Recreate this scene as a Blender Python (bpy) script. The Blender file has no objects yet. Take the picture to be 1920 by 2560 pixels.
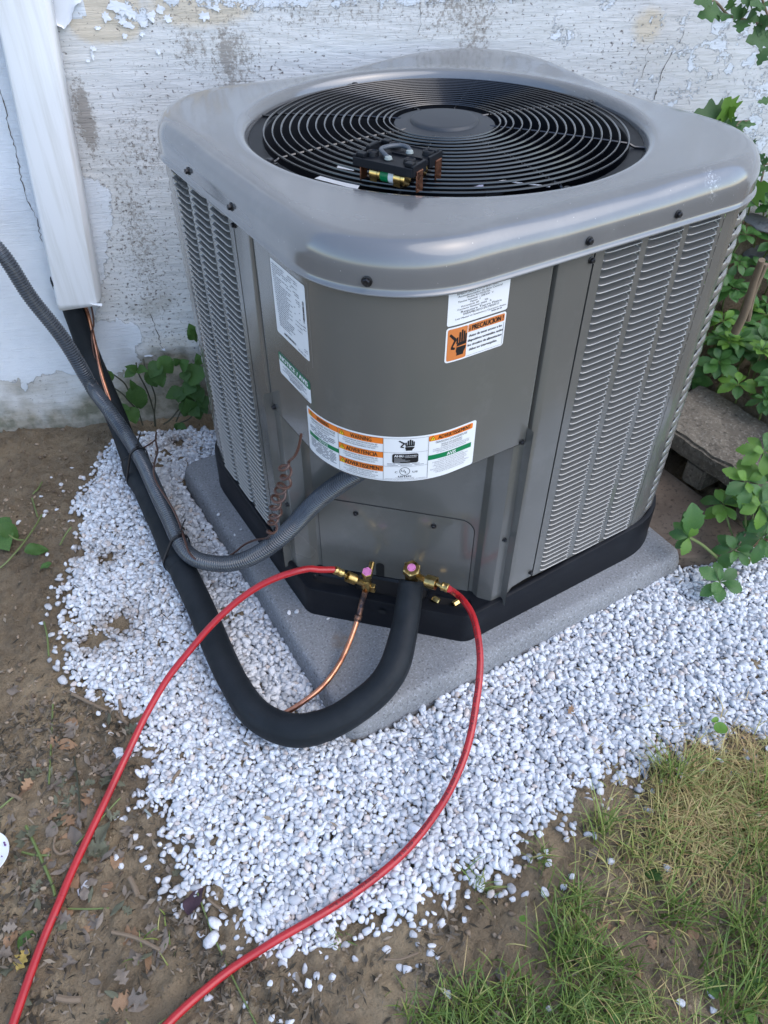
import bpy, bmesh, math, random
import numpy as np
from mathutils import Vector, Matrix
# ------------------------------------------------------------------ camera, light, exposure
scene = bpy.context.scene
COL = scene.collection
CAM = (-0.387, -0.676, 1.1453)
ROT = (math.radians(47.177), math.radians(-0.067), math.radians(-31.759))
FPX = 1903.65
cd = bpy.data.cameras.new('camera'); cam = bpy.data.objects.new('camera', cd); COL.objects.link(cam)
cam.location = CAM; cam.rotation_euler = ROT
cd.sensor_fit = 'VERTICAL'; cd.sensor_height = 36.0; cd.sensor_width = 27.0
cd.lens = FPX / 2560 * 36.0; cd.clip_start = 0.02; cd.clip_end = 500
scene.camera = cam
SUN_EL, SUN_AZ = 52.0, 150.0      # azimuth clockwise from +Y
world = bpy.data.worlds.new('World'); scene.world = world; world.use_nodes = True
wn = world.node_tree; wn.nodes.clear()
sky = wn.nodes.new('ShaderNodeTexSky'); sky.sky_type = 'NISHITA'; sky.sun_disc = False
sky.sun_elevation = math.radians(SUN_EL); sky.sun_rotation = math.radians(SUN_AZ)
sky.air_density = 1.0; sky.dust_density = 1.0; sky.ozone_density = 1.0
bg = wn.nodes.new('ShaderNodeBackground'); bg.inputs[1].default_value = 0.15
wo = wn.nodes.new('ShaderNodeOutputWorld')
wn.links.new(sky.outputs[0], bg.inputs[0]); wn.links.new(bg.outputs[0], wo.inputs[0])
sl = bpy.data.lights.new('sun', 'SUN'); sun = bpy.data.objects.new('sun', sl); COL.objects.link(sun)
sl.energy = 0.5; sl.angle = math.radians(60); sl.color = (1.0, 0.95, 0.88)
_az, _el = math.radians(SUN_AZ), math.radians(SUN_EL)
sdir = Vector((math.sin(_az) * math.cos(_el), math.cos(_az) * math.cos(_el), math.sin(_el)))
sun.rotation_euler = sdir.to_track_quat('Z', 'Y').to_euler()
vs = scene.view_settings; vs.view_transform = 'Standard'; vs.look = 'None'; vs.gamma = 1.0
vs.exposure = 1.34; vs.use_curve_mapping = False
try:
    scene.cycles.max_bounces = 8; scene.cycles.diffuse_bounces = 4; scene.cycles.glossy_bounces = 4
except Exception: pass
rng = np.random.default_rng(7); random.seed(7)

# ------------------------------------------------------------------ measuring helpers (photo survey -> metres)
def _rot():
    return Matrix.Rotation(ROT[2], 3, 'Z') @ Matrix.Rotation(ROT[1], 3, 'Y') @ Matrix.Rotation(ROT[0], 3, 'X')
RM = _rot(); CV = Vector(CAM)
def ray(u, v): return RM @ Vector(((u - 960) / FPX, -(v - 1280) / FPX, -1.0))
def at(u, v, z=0.0):
    d = ray(u, v); return CV + d * ((z - CV.z) / d.z)
def onp(u, v, p0, n):
    d = ray(u, v); p0 = Vector(p0); n = Vector(n); return CV + d * ((p0 - CV).dot(n) / d.dot(n))
WA = math.radians(-22)
WT = Vector((math.cos(WA), math.sin(WA), 0)); WN = Vector((-math.sin(WA), math.cos(WA), 0)); WD = 1.02
def onw(u, v, d=WD): return onp(u, v, WN * d, WN)

# ------------------------------------------------------------------ noise
_tab = rng.random((256, 256))
def vnoise(x, y):
    x = np.asarray(x, float); y = np.asarray(y, float)
    xi = np.floor(x).astype(int); yi = np.floor(y).astype(int); fx = x - xi; fy = y - yi
    fx = fx * fx * (3 - 2 * fx); fy = fy * fy * (3 - 2 * fy)
    a = _tab[xi & 255, yi & 255]; b = _tab[(xi + 1) & 255, yi & 255]
    c = _tab[xi & 255, (yi + 1) & 255]; d = _tab[(xi + 1) & 255, (yi + 1) & 255]
    return (a + (b - a) * fx) * (1 - fy) + (c + (d - c) * fx) * fy
def fbm(x, y, o=4):
    s = 0; a = 1; t = 0
    for i in range(o):
        s = s + a * vnoise(x * 2 ** i + 17.3 * i, y * 2 ** i + 9.1 * i); t += a; a *= .5
    return s / t
def sstep(a, b, x):
    t = np.clip((np.asarray(x, float) - a) / (b - a), 0, 1); return t * t * (3 - 2 * t)

# ------------------------------------------------------------------ objects
def tag(o, label=None, cat=None, group=None, kind=None):
    if label: o['label'] = label
    if cat: o['category'] = cat
    if group: o['group'] = group
    if kind: o['kind'] = kind
    return o
def thing(name, label, cat, loc=(0, 0, 0), group=None):
    o = bpy.data.objects.new(name, None); COL.objects.link(o); o.location = loc
    o.empty_display_size = .05
    return tag(o, label, cat, group)
def link(name, me, parent=None, loc=None):
    o = bpy.data.objects.new(name, me); COL.objects.link(o)
    if parent is not None:
        o.parent = parent
        # geometry is given in world metres: undo the parents' offsets
        off = Vector((0, 0, 0)); p = parent
        while p is not None: off += p.location; p = p.parent
        o.location = -off if loc is None else Vector(loc) - off
    elif loc is not None: o.location = loc
    return o
def mesh(name, V, F, mats, mi=None, smooth=False):
    me = bpy.data.meshes.new(name)
    me.from_pydata([tuple(v) for v in V], [], [tuple(f) for f in F])
    if not isinstance(mats, (list, tuple)): mats = [mats]
    for m in mats: me.materials.append(m)
    if mi is not None: me.polygons.foreach_set('material_index', np.asarray(mi, np.int32))
    if smooth: me.polygons.foreach_set('use_smooth', np.ones(len(me.polygons), bool))
    me.update()
    return me
def fastmesh(name, V, F, mat, smooth=True, attrs=None):
    """V (n,3), F (m,k) arrays"""
    me = bpy.data.meshes.new(name); V = np.ascontiguousarray(V, np.float32); F = np.ascontiguousarray(F, np.int32)
    me.vertices.add(len(V)); me.vertices.foreach_set('co', V.ravel())
    k = F.shape[1]; me.loops.add(F.size); me.loops.foreach_set('vertex_index', F.ravel())
    me.polygons.add(len(F)); me.polygons.foreach_set('loop_start', np.arange(0, F.size, k, dtype=np.int32))
    if smooth: me.polygons.foreach_set('use_smooth', np.ones(len(F), bool))
    me.materials.append(mat); me.update(calc_edges=True)
    for n, a in (attrs or {}).items():
        at_ = me.attributes.new(n, 'FLOAT', 'POINT'); at_.data.foreach_set('value', np.ascontiguousarray(a, np.float32))
    return me
class MB:
    def __init__(s): s.V = []; s.F = []; s.M = []
    def add(s, V, F, m=0):
        b = len(s.V); s.V += [Vector(v) for v in V]; s.F += [tuple(i + b for i in f) for f in F]; s.M += [m] * len(F)
    def box(s, c, d, R=None, m=0, bev=0.0):
        c = Vector(c); h = Vector(d) / 2; R = R or Matrix.Identity(3)
        if bev <= 0:
            V = [c + R @ Vector((x * h.x, y * h.y, z * h.z)) for x in (-1, 1) for y in (-1, 1) for z in (-1, 1)]
            s.add(V, [(0, 1, 3, 2), (4, 6, 7, 5), (0, 4, 5, 1), (2, 3, 7, 6), (0, 2, 6, 4), (1, 5, 7, 3)], m)
        else:
            bm = bmesh.new(); bmesh.ops.create_cube(bm, size=1)
            for v in bm.verts: v.co = Vector((v.co.x * d[0], v.co.y * d[1], v.co.z * d[2]))
            bmesh.ops.bevel(bm, geom=bm.edges[:], offset=bev, segments=2, affect='EDGES', profile=.5)
            bm.verts.index_update()
            s.add([c + R @ v.co for v in bm.verts], [[v.index for v in f.verts] for f in bm.faces], m); bm.free()
    def tube(s, P, r, seg=12, m=0, cap=True):
        P = [Vector(p) for p in P]; n = len(P)
        rs = [r] * n if isinstance(r, (int, float)) else list(r)
        t = [(P[min(i + 1, n - 1)] - P[max(i - 1, 0)]).normalized() for i in range(n)]
        u = t[0].orthogonal().normalized(); V = []; F = []
        for i in range(n):
            u = (u - t[i] * u.dot(t[i])).normalized(); w = t[i].cross(u)
            for k in range(seg):
                a = 2 * math.pi * k / seg; V.append(P[i] + (u * math.cos(a) + w * math.sin(a)) * rs[i])
        for i in range(n - 1):
            for k in range(seg):
                k2 = (k + 1) % seg; F.append((i * seg + k, i * seg + k2, (i + 1) * seg + k2, (i + 1) * seg + k))
        if cap: F.append(tuple(range(seg))[::-1]); F.append(tuple((n - 1) * seg + k for k in range(seg)))
        s.add(V, F, m)
    def lathe(s, c, axis, prof, seg=24, m=0):
        """prof: (r, h) along axis"""
        c = Vector(c); ax = Vector(axis).normalized(); u = ax.orthogonal().normalized(); w = ax.cross(u); V = []; F = []
        for r, h in prof:
            for k in range(seg):
                a = 2 * math.pi * k / seg; V.append(c + ax * h + (u * math.cos(a) + w * math.sin(a)) * r)
        n = len(prof)
        for i in range(n - 1):
            for k in range(seg):
                k2 = (k + 1) % seg; F.append((i * seg + k, i * seg + k2, (i + 1) * seg + k2, (i + 1) * seg + k))
        if prof[0][0] > 1e-6: F.append(tuple(range(seg))[::-1])
        if prof[-1][0] > 1e-6: F.append(tuple((n - 1) * seg + k for k in range(seg)))
        s.add(V, F, m)
    def build(s, name, mats, parent=None, smooth=False, loc=None):
        me = mesh(name, s.V, s.F, mats, s.M, False)
        if smooth:
            me.polygons.foreach_set('use_smooth', np.ones(len(me.polygons), bool))
            me.update()
            try: me.set_sharp_from_angle(angle=math.radians(38))
            except Exception: pass
        return link(name, me, parent, loc)
def spline(P, n=8):
    """Catmull-Rom through P"""
    P = [Vector(p) for p in P]; Q = [P[0] * 2 - P[1]] + P + [P[-1] * 2 - P[-2]]; out = []
    for i in range(1, len(Q) - 2):
        a, b, c, d = Q[i - 1:i + 3]
        for k in range(n):
            t = k / n
            out.append(.5 * ((2 * b) + (c - a) * t + (2 * a - 5 * b + 4 * c - d) * t * t + (3 * b - a - 3 * c + d) * t ** 3))
    out.append(P[-1]); return out
def resample(P, step):
    P = [Vector(p) for p in P]; out = [P[0].copy()]; acc = 0
    for a, b in zip(P, P[1:]):
        L = (b - a).length
        if L < 1e-9: continue
        t = step - acc
        while t <= L:
            out.append(a + (b - a) * (t / L)); t += step
        acc = L - (t - step)
    return out
def grid_faces(nu, nv, closed=False):
    F = []
    for i in range(nu - (0 if closed else 1)):
        for j in range(nv - 1):
            i2 = (i + 1) % nu; F.append((i * nv + j, i2 * nv + j, i2 * nv + j + 1, i * nv + j + 1))
    return F

# ------------------------------------------------------------------ materials
def mat(name, col=(.5, .5, .5), rough=.5, metal=0.0, spec=.5, coat=0.0):
    m = bpy.data.materials.new(name); m.use_nodes = True; nt = m.node_tree
    b = nt.nodes['Principled BSDF']
    b.inputs['Base Color'].default_value = (*col, 1); b.inputs['Roughness'].default_value = rough
    b.inputs['Metallic'].default_value = metal; b.inputs['Specular IOR Level'].default_value = spec
    b.inputs['Coat Weight'].default_value = coat; b.inputs['Coat Roughness'].default_value = .12
    return m
class NT:
    def __init__(s, m): s.m = m; s.t = m.node_tree; s.b = s.t.nodes['Principled BSDF']; s._c = None
    def n(s, ty, **kw):
        nd = s.t.nodes.new(ty)
        for k, v in kw.items(): setattr(nd, k, v)
        return nd
    def l(s, a, b): s.t.links.new(a, b)
    def coord(s, scale=(1, 1, 1), rot=(0, 0, 0)):
        if s._c is None: s._c = s.n('ShaderNodeTexCoord')
        mp = s.n('ShaderNodeMapping'); mp.inputs['Scale'].default_value = scale; mp.inputs['Rotation'].default_value = rot
        s.l(s._c.outputs['Object'], mp.inputs[0]); return mp.outputs[0]
    def noise(s, scale, detail=4, rough=.55, vec=None, dist=0.0):
        nd = s.n('ShaderNodeTexNoise'); nd.inputs['Scale'].default_value = scale; nd.inputs['Detail'].default_value = detail
        nd.inputs['Roughness'].default_value = rough; nd.inputs['Distortion'].default_value = dist
        s.l(vec if vec is not None else s.coord(), nd.inputs['Vector']); return nd.outputs[0]
    def voro(s, scale, vec=None, feature='F1', out='Distance', rnd=1.0):
        nd = s.n('ShaderNodeTexVoronoi', feature=feature); nd.inputs['Scale'].default_value = scale
        nd.inputs['Randomness'].default_value = rnd
        s.l(vec if vec is not None else s.coord(), nd.inputs['Vector']); return nd.outputs[out]
    def ramp(s, v, a, b, c0=(0, 0, 0), c1=(1, 1, 1)):
        nd = s.n('ShaderNodeValToRGB'); e = nd.color_ramp.elements
        e[0].position = a; e[1].position = b
        e[0].color = (*c0, 1); e[1].color = (*c1, 1); s.l(v, nd.inputs[0]); return nd.outputs[0]
    def rng(s, v, a, b, c=0.0, d=1.0, smooth=False):
        nd = s.n('ShaderNodeMapRange'); nd.clamp = True
        if smooth: nd.interpolation_type = 'SMOOTHSTEP'
        for i, x in zip((1, 2, 3, 4), (a, b, c, d)): nd.inputs[i].default_value = x
        s.l(v, nd.inputs[0]); return nd.outputs[0]
    def mul(s, a, b, op='MULTIPLY'):
        nd = s.n('ShaderNodeMath', operation=op)
        for i, x in enumerate((a, b)):
            if isinstance(x, (int, float)): nd.inputs[i].default_value = x
            else: s.l(x, nd.inputs[i])
        return nd.outputs[0]
    def mix(s, f, a, b):
        nd = s.n('ShaderNodeMix', data_type='RGBA')
        if isinstance(f, (int, float)): nd.inputs[0].default_value = f
        else: s.l(f, nd.inputs[0])
        for i, x in ((6, a), (7, b)):
            if isinstance(x, tuple): nd.inputs[i].default_value = (*x, 1)
            else: s.l(x, nd.inputs[i])
        return nd.outputs[2]
    def attr(s, name):
        nd = s.n('ShaderNodeAttribute'); nd.attribute_name = name; return nd.outputs['Fac']
    def bump(s, h, dist=.001, strength=1.0, prev=None):
        nd = s.n('ShaderNodeBump'); nd.inputs['Distance'].default_value = dist; nd.inputs['Strength'].default_value = strength
        s.l(h, nd.inputs['Height'])
        if prev is not None: s.l(prev, nd.inputs['Normal'])
        s.l(nd.outputs[0], s.b.inputs['Normal']); return nd.outputs[0]
    def color(s, o): s.l(o, s.b.inputs['Base Color'])
    def rough(s, o): s.l(o, s.b.inputs['Roughness'])

def paint_mat(name, col, rough=.3, coat=.4):
    m = mat(name, col, rough, {'grey_paint_skylit_louver': .42, 'grey_paint_skylit_lid': .12}.get(name, .15), .5, coat); k = NT(m)
    n1 = k.noise(5, 3); d = tuple(c * .95 for c in col); e = tuple(min(1, c * 1.04) for c in col)
    c = k.mix(k.rng(n1, .3, .7), d, e)
    dust = k.rng(k.noise(7, 6, .7), .52, .80, 0, .22); c = k.mix(dust, c, (.30, .30, .29)); k.color(c)
    k.rough(k.rng(k.noise(3, 3, .6), .35, .75, rough * .9, rough * 1.2))
    k.bump(k.noise(6, 2), .002, .10)
    return m
M = {}
M['paint'] = paint_mat('grey_metal_paint', (.132, .130, .120), .24, .8)
m = M['lid'] if 'lid' in M else None
M['louver'] = paint_mat('grey_paint_skylit_louver', (.235, .232, .222), .24, .9)  # same paint as the panels, lightened: sky reflection put into the colour
M['louver'].node_tree.nodes['Principled BSDF'].inputs['Coat IOR'].default_value = 1.8
M['lid'] = paint_mat('grey_paint_skylit_lid', (.155, .157, .160), .20, .9)  # paler, bluer copy of the panel grey: sky and wall sheen in its colour
M['lid'].node_tree.nodes['Principled BSDF'].inputs['Coat IOR'].default_value = 1.55
M['lid'].node_tree.nodes['Principled BSDF'].inputs['Coat Roughness'].default_value = .10
M['black'] = mat('black_plastic', (.006, .007, .009), .45, 0, .28)
k = NT(M['black']); k.color(k.mix(k.rng(k.noise(14, 5, .7), .5, .8), (.005, .006, .009), (.012, .014, .018))); k.bump(k.noise(600, 2), .0002, .5)
M['void'] = mat('dark_interior', (.008, .008, .009), .8)
M['coil'] = mat('dark_coil_fins', (.025, .026, .03), .5, .5)
k = NT(M['coil']); k.bump(k.mul(k.noise(1.0, 1, vec=k.coord((700, 700, 1))), 1.0), .001, .6)
M['wire'] = mat('black_coated_wire', (.010, .010, .011), .22, .0, .6, .6)
M['screw'] = mat('dark_screw_steel', (.03, .03, .033), .35, .6)
M['hub'] = mat('charcoal_hub_plastic', (.03, .034, .04), .5)
M['foam'] = mat('black_foam_insulation', (.010, .012, .015), .62, 0, .25)
k = NT(M['foam']); k.color(k.mix(k.rng(k.noise(9, 6, .65), .4, .75), (.009, .012, .015), (.018, .022, .027)))
k.bump(k.noise(500, 3), .0005, .5, k.bump(k.noise(45, 3), .002, .35)); k.rough(k.rng(k.noise(20, 5), .3, .7, .5, .75))
M['conduit'] = mat('grey_conduit_pvc', (.075, .088, .105), .26, 0, .5, .4)
k = NT(M['conduit']); k.color(k.mix(k.rng(k.noise(25, 4), .35, .7), (.05, .058, .070), (.075, .085, .098)))
M['copper'] = mat('copper_pipe', (.62, .27, .16), .28, 1.0)
k = NT(M['copper']); k.color(k.mix(k.rng(k.noise(30, 5, .7), .45, .65), (.66, .30, .18), (.30, .13, .085))); k.rough(k.rng(k.noise(40, 4), .3, .7, .22, .45))
M['burnt'] = mat('burnt_copper', (.07, .05, .05), .5, .8)
k = NT(M['burnt']); k.color(k.mix(k.rng(k.noise(90, 5), .4, .65), (.05, .04, .045), (.28, .15, .10)))
M['brass'] = mat('brass', (.55, .38, .15), .3, 1.0)
k = NT(M['brass']); k.color(k.mix(k.rng(k.noise(60, 5), .4, .7), (.60, .42, .17), (.36, .25, .09))); k.rough(k.rng(k.noise(80, 4), .3, .7, .22, .42))
M['gold'] = mat('bright_brass', (.75, .50, .18), .22, 1.0)
M['red'] = mat('red_hose_rubber', (.42, .014, .018), .3, 0, .5, .2)
k = NT(M['red']); k.color(k.mix(k.rng(k.noise(22, 5, .7), .45, .75), (.43, .014, .018), (.30, .012, .016))); k.rough(k.rng(k.noise(60, 4), .3, .7, .25, .42)); k.bump(k.noise(300, 2), .0002, .5)
M['brownwire'] = mat('brown_wire', (.075, .034, .024), .35)
M['white'] = mat('white_sticker', (.78, .79, .80), .35)
M['ink'] = mat('black_ink', (.012, .012, .014), .4)
M['faint'] = mat('grey_ink', (.16, .16, .18), .4)
M['orange'] = mat('orange_ink', (.80, .20, .02), .38)
M['orange2'] = mat('faded_orange_ink', (.62, .20, .055), .4)
M['green'] = mat('green_ink', (.0, .19, .065), .38)
M['green2'] = mat('dark_green_ink', (.01, .15, .07), .38)
M['yellow'] = mat('yellow_ink', (.85, .55, .02), .38)
M['pink'] = mat('pink_cap_label', (.62, .20, .42), .4)
M['clear'] = mat('clear_film_edge', (.22, .22, .21), .15, 0, .6, .6)
M['tie'] = mat('black_nylon', (.01, .01, .012), .4)
M['greywire'] = mat('grey_wire_insulation', (.07, .08, .095), .35)
M['creamlug'] = mat('grey_white_plastic', (.28, .31, .29), .4)

# white plastic of the line cover
m = M['cover'] = mat('weathered_white_pvc', (.78, .80, .82), .35, 0, .5); k = NT(m)
st = k.noise(1, 5, .6, vec=k.coord((60, 60, 3))); k.color(k.mix(k.rng(st, .45, .75), (.80, .81, .82), (.66, .66, .64)))
k.rough(k.rng(k.noise(14, 3), .3, .7, .28, .5))
m.node_tree.nodes['Principled BSDF'].inputs['Subsurface Weight'].default_value = 0.0

# concrete pad (speckled exposed plastic-concrete look)
def concrete(name, c0, c1, spk=.5, scale=260, bumpd=.0012, speck=(.5, .51, .54)):
    m = mat(name, c0, .85, 0, .35); k = NT(m)
    base = k.mix(k.rng(k.noise(7, 6, .65), .3, .7), c0, c1)
    fine = k.noise(scale, 3, .7)
    base = k.mix(k.rng(fine, .52, .72, 0, spk), base, speck)
    base = k.mix(k.rng(k.noise(scale * .8, 2, .6), .56, .74, 0, .75), base, tuple(c * .3 for c in c0))
    k.color(base)
    k.bump(fine, bumpd, .8, k.bump(k.noise(40, 4), .002, .4))
    return m
M['pad'] = concrete('speckled_grey_concrete', (.19, .192, .195), (.245, .247, .25), .6, 240, .0020, (.46, .48, .52))
k = NT(M['pad']); 
M['block'] = concrete('rough_block_concrete', (.11, .092, .070), (.21, .18, .14), .75, 130, .005, (.36, .32, .26))
M['slab'] = concrete('stained_slab_concrete', (.085, .062, .046), (.19, .145, .108), .1, 120, .0014, (.35, .30, .24))
M['stone'] = concrete('field_stone', (.17, .165, .16), (.26, .25, .235), .2, 60, .004)

# gravel: each pebble carries its own tone
m = M['gravel'] = mat('white_marble_gravel', (.7, .72, .75), .6, 0, .4); k = NT(m)
tn = k.attr('tone')
c = k.mix(k.rng(tn, 0, 1), (.46, .475, .50), (.81, .82, .835))
warm = k.attr('warm'); c = k.mix(k.rng(warm, .93, .97, 0, .6), c, (.62, .48, .38)); c = k.mix(k.rng(warm, .05, .03, 0, .75), c, (.30, .31, .33))
c = k.mix(k.rng(k.noise(170, 4, .7), .5, .75, 0, .45), c, (.38, .40, .45)); 
dirt = k.attr('dirt'); c = k.mix(k.mul(dirt, k.rng(k.noise(120, 4), .35, .6)), c, (.20, .14, .09))
k.color(c); k.bump(k.noise(500, 3), .0006, .5)
m.node_tree.nodes['Principled BSDF'].inputs['Subsurface Weight'].default_value = 0.0

# soil
m = M['soil'] = mat('brown_soil', (.10, .068, .045), .95, 0, .2); k = NT(m)
c = k.mix(k.rng(k.noise(6, 6, .6), .35, .65), (.20, .152, .098), (.37, .285, .18))
c = k.mix(k.mul(k.attr('damp'), .5), c, (.11, .085, .062))
c = k.mix(k.rng(k.noise(220, 4, .7), .55, .8, 0, .5), c, (.30, .23, .16))
c = k.mix(k.rng(k.noise(160, 3, .7), .56, .75, 0, .6), c, (.06, .045, .034))
k.color(c); k.bump(k.noise(260, 5, .7), .005, 1.0, k.bump(k.noise(60, 4), .010, .8))
M['clod'] = mat('soil_crumb', (.13, .09, .06), .95, 0, .2); k = NT(M['clod'])
c = k.mix(k.attr('tone'), (.10, .072, .05), (.36, .28, .20)); k.color(c); k.bump(k.noise(400, 3), .001, .6)
M['crumb'] = mat('plant_debris', (.12, .10, .07), .9, 0, .2); k = NT(M['crumb'])
k.color(k.ramp(k.attr('tone'), .0, 1.0, (.05, .042, .030), (.27, .22, .165)))
# leaves
def leafmat(name, a, b, rough=.45, trans=.25, vein=None):
    m = mat(name, a, rough, 0, .4); k = NT(m)
    oi = k.n('ShaderNodeObjectInfo')
    c = k.mix(k.rng(k.noise(45, 4), .35, .65), a, b)
    c = k.mix(k.rng(oi.outputs['Random'], 0, 1, 0, .55), c, tuple(x * .55 for x in a))
    k.color(c); k.bump(k.noise(160, 3), .0008, .5)
    t = k.n('ShaderNodeBsdfTranslucent'); k.l(c, t.inputs[0]); mx = k.n('ShaderNodeMixShader'); mx.inputs[0].default_value = trans
    o = m.node_tree.nodes['Material Output']; k.l(k.b.outputs[0], mx.inputs[1]); k.l(t.outputs[0], mx.inputs[2]); k.l(mx.outputs[0], o.inputs[0])
    return m
M['leaf_pachy'] = leafmat('glossy_green_leaf', (.055, .15, .035), (.085, .20, .04), .3, .2)
M['leaf_bright'] = leafmat('bright_green_leaf', (.13, .27, .04), (.17, .33, .05), .35, .3)
M['leaf_shrub'] = leafmat('shrub_green_leaf', (.06, .14, .045), (.09, .18, .05), .45, .25)
M['leaf_weed'] = leafmat('weed_green_leaf', (.055, .13, .03), (.10, .20, .045), .55, .3)
M['dry_a'] = leafmat('dry_taupe_leaf', (.20, .16, .125), (.30, .25, .20), .75, .1)
M['dry_b'] = leafmat('dry_orange_leaf', (.30, .17, .09), (.42, .27, .16), .7, .1)
M['dry_c'] = leafmat('dry_olive_leaf', (.12, .125, .08), (.20, .20, .13), .7, .1)
M['dry_d'] = leafmat('dry_purple_leaf', (.06, .03, .045), (.10, .05, .06), .6, .05)
M['dry_e'] = leafmat('dry_yellow_leaf', (.45, .30, .06), (.50, .38, .12), .6, .1)
M['stem_green'] = mat('green_stem', (.13, .17, .05), .5)
M['stem_dark'] = mat('dark_stem', (.045, .045, .025), .6)
M['bark'] = mat('brown_bark', (.20, .145, .095), .8); k = NT(M['bark']); k.bump(k.noise(120, 4), .002, .6)
m = M['grass'] = mat('grass_blade', (.1, .15, .04), .5, 0, .35); k = NT(m)
nd = k.n('ShaderNodeValToRGB'); cr = nd.color_ramp; cr.elements[0].position = 0; cr.elements[0].color = (.07, .125, .025, 1)
cr.elements[1].position = 1; cr.elements[1].color = (.42, .28, .13, 1)
for p_, c_ in ((.3, (.14, .21, .04, 1)), (.5, (.26, .28, .08, 1)), (.75, (.42, .36, .14, 1))):
    e = cr.elements.new(p_); e.color = c_
k.l(k.attr('tone'), nd.inputs[0]); k.color(nd.outputs[0])
# ================================================================== GROUND
def wdist(x, y): return WN.x * x + WN.y * y
def ground_h(x, y):
    """height of the soil"""
    x = np.asarray(x, float); y = np.asarray(y, float)
    d = wdist(x, y)
    h = -.058 - .034 * sstep(.72, 1.0, d)
    # planting bank behind the blocks on the right
    side = sstep(1.10, 1.16, x) * sstep(-.16, -.06, y + 0.0 * x) * (1 - sstep(2.0, 3.2, x))
    bank = .085 + .27 * sstep(.72, 1.04, d)
    h = h * (1 - side) + bank * side
    return h
def soil_rough(x, y):
    near = np.exp(-((x) ** 2 + (y) ** 2) / 6.0)
    r = (fbm(x * 9, y * 9, 3) - .5) * .022 + (fbm(x * 55, y * 55, 3) - .5) * .015
    c = fbm(x * 130 + 5, y * 130, 2); r = r + np.clip(c - .54, 0, 1) * .040
    return r * near
def graded(a, b, c, d, step, far):
    inner = np.arange(b, c + 1e-9, step); g = [step]; 
    def grow(start, end, s):
        out = []; p = start; st = step
        while abs(end - p) > st:
            st = min(st * 1.25, far); p += s * st; out.append(p)
        return out
    left = grow(b, a, -1)[::-1]; right = grow(c, d, 1)
    return np.array(left + list(inner) + right)
gx = graded(-60, -1.0, 1.5, 60, .0075, 6); gy = graded(-60, -.75, 1.35, 60, .0075, 6)
X, Y = np.meshgrid(gx, gy, indexing='ij')
Z = ground_h(X, Y) + soil_rough(X, Y)
damp = sstep(.42, .62, fbm(X * 3 + 4, Y * 3, 4)) * (1 - sstep(-.25, .0, X - .3 * Y)) * .8
damp = np.maximum(damp, sstep(1.0, 1.15, X) * .9)
V = np.stack([X, Y, Z], -1).reshape(-1, 3); nx, ny = len(gx), len(gy)
ii = (np.arange(nx - 1)[:, None] * ny + np.arange(ny - 1)[None, :]).ravel()
F = np.stack([ii, ii + ny, ii + ny + 1, ii + 1], 1)
g = link('ground', fastmesh('ground', V, F, M['soil'], True, {'damp': damp.ravel()})); tag(g, kind='structure')

# gravel outline measured along its visible edge
GP = [(300, 1040), (240, 1105), (225, 1150), (200, 1180), (190, 1225), (160, 1238), (150, 1265), (165, 1300), (185, 1322), (172, 1370), (162, 1420),
      (158, 1470), (152, 1530), (148, 1580), (145, 1640), (155, 1700), (200, 1722), (235, 1760), (324, 1804), (318, 1874), (347, 1950), (342, 2012),
      (393, 2041), (408, 2117), (430, 2186), (486, 2250), (530, 2290), (560, 2380), (640, 2400), (706, 2430), (756, 2400), (810, 2420), (856, 2358),
      (960, 2342), (1075, 2320), (1116, 2255), (1170, 2222), (1290, 2195), (1330, 2122), (1394, 2070), (1470, 2010), (1535, 1955), (1608, 1965),
      (1655, 1925), (1690, 1885), (1828, 1862), (1920, 1840)]
gpoly = [tuple(at(u, v, -.048)[:2]) for u, v in GP]
gpoly += [(.75, -.55), (1.25, -.45), (1.25, -.10), (.90, -.09), (.80, -.06), (.80, .62), (.35, .86), (-.13, 1.09)]
gpoly = np.array(gpoly)
def inside(px, py, poly):
    px = np.asarray(px); py = np.asarray(py); r = np.zeros(px.shape, bool); n = len(poly); j = n - 1
    for i in range(n):
        xi, yi = poly[i]; xj, yj = poly[j]
        c = ((yi > py) != (yj > py)) & (px < (xj - xi) * (py - yi) / (yj - yi + 1e-12) + xi); r ^= c; j = i
    return r
def edist(px, py, poly):
    d = np.full(np.shape(px), 1e9); n = len(poly)
    for i in range(n):
        a = poly[i]; b = poly[(i + 1) % n]; ab = b - a; L = ab @ ab + 1e-12
        t = np.clip(((px - a[0]) * ab[0] + (py - a[1]) * ab[1]) / L, 0, 1)
        d = np.minimum(d, np.hypot(px - a[0] - t * ab[0], py - a[1] - t * ab[1]))
    return d
PADR = (-.079, -.079, .80)     # pad origin and far limit
def in_pad(x, y, e=0): return (x > -.072 - e) & (x < .775 + e) & (y > -.066 - e) & (y < .775 + e)

# pebble shapes: cut by soft planes, rounded
def ico(sub):
    bm = bmesh.new(); bmesh.ops.create_icosphere(bm, subdivisions=sub, radius=1)
    bm.verts.index_update()
    V = np.array([v.co[:] for v in bm.verts]); F = np.array([[v.index for v in f.verts] for f in bm.faces]); bm.free(); return V, F
IV, IF = ico(3)
IV2, IF2 = ico(2)
def rock(sub2, seed, soft=.07, n=11):
    r_ = np.random.default_rng(seed); V, F = (IV2, IF2) if sub2 else (IV, IF)
    N = r_.normal(size=(n, 3)); N /= np.linalg.norm(N, axis=1)[:, None]; D = r_.uniform(.52, .86, n)
    dots = V @ N.T; t = D / np.maximum(dots, .05); t = np.minimum(t, 3)
    k = soft; rr = -k * np.log(np.exp(-t / k).sum(1) + math.exp(-1.1 / k))
    W = V * rr[:, None]; sc = np.array([r_.uniform(.95, 1.35), r_.uniform(.75, 1.05), r_.uniform(.55, .85)]); return W * sc, F
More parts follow.
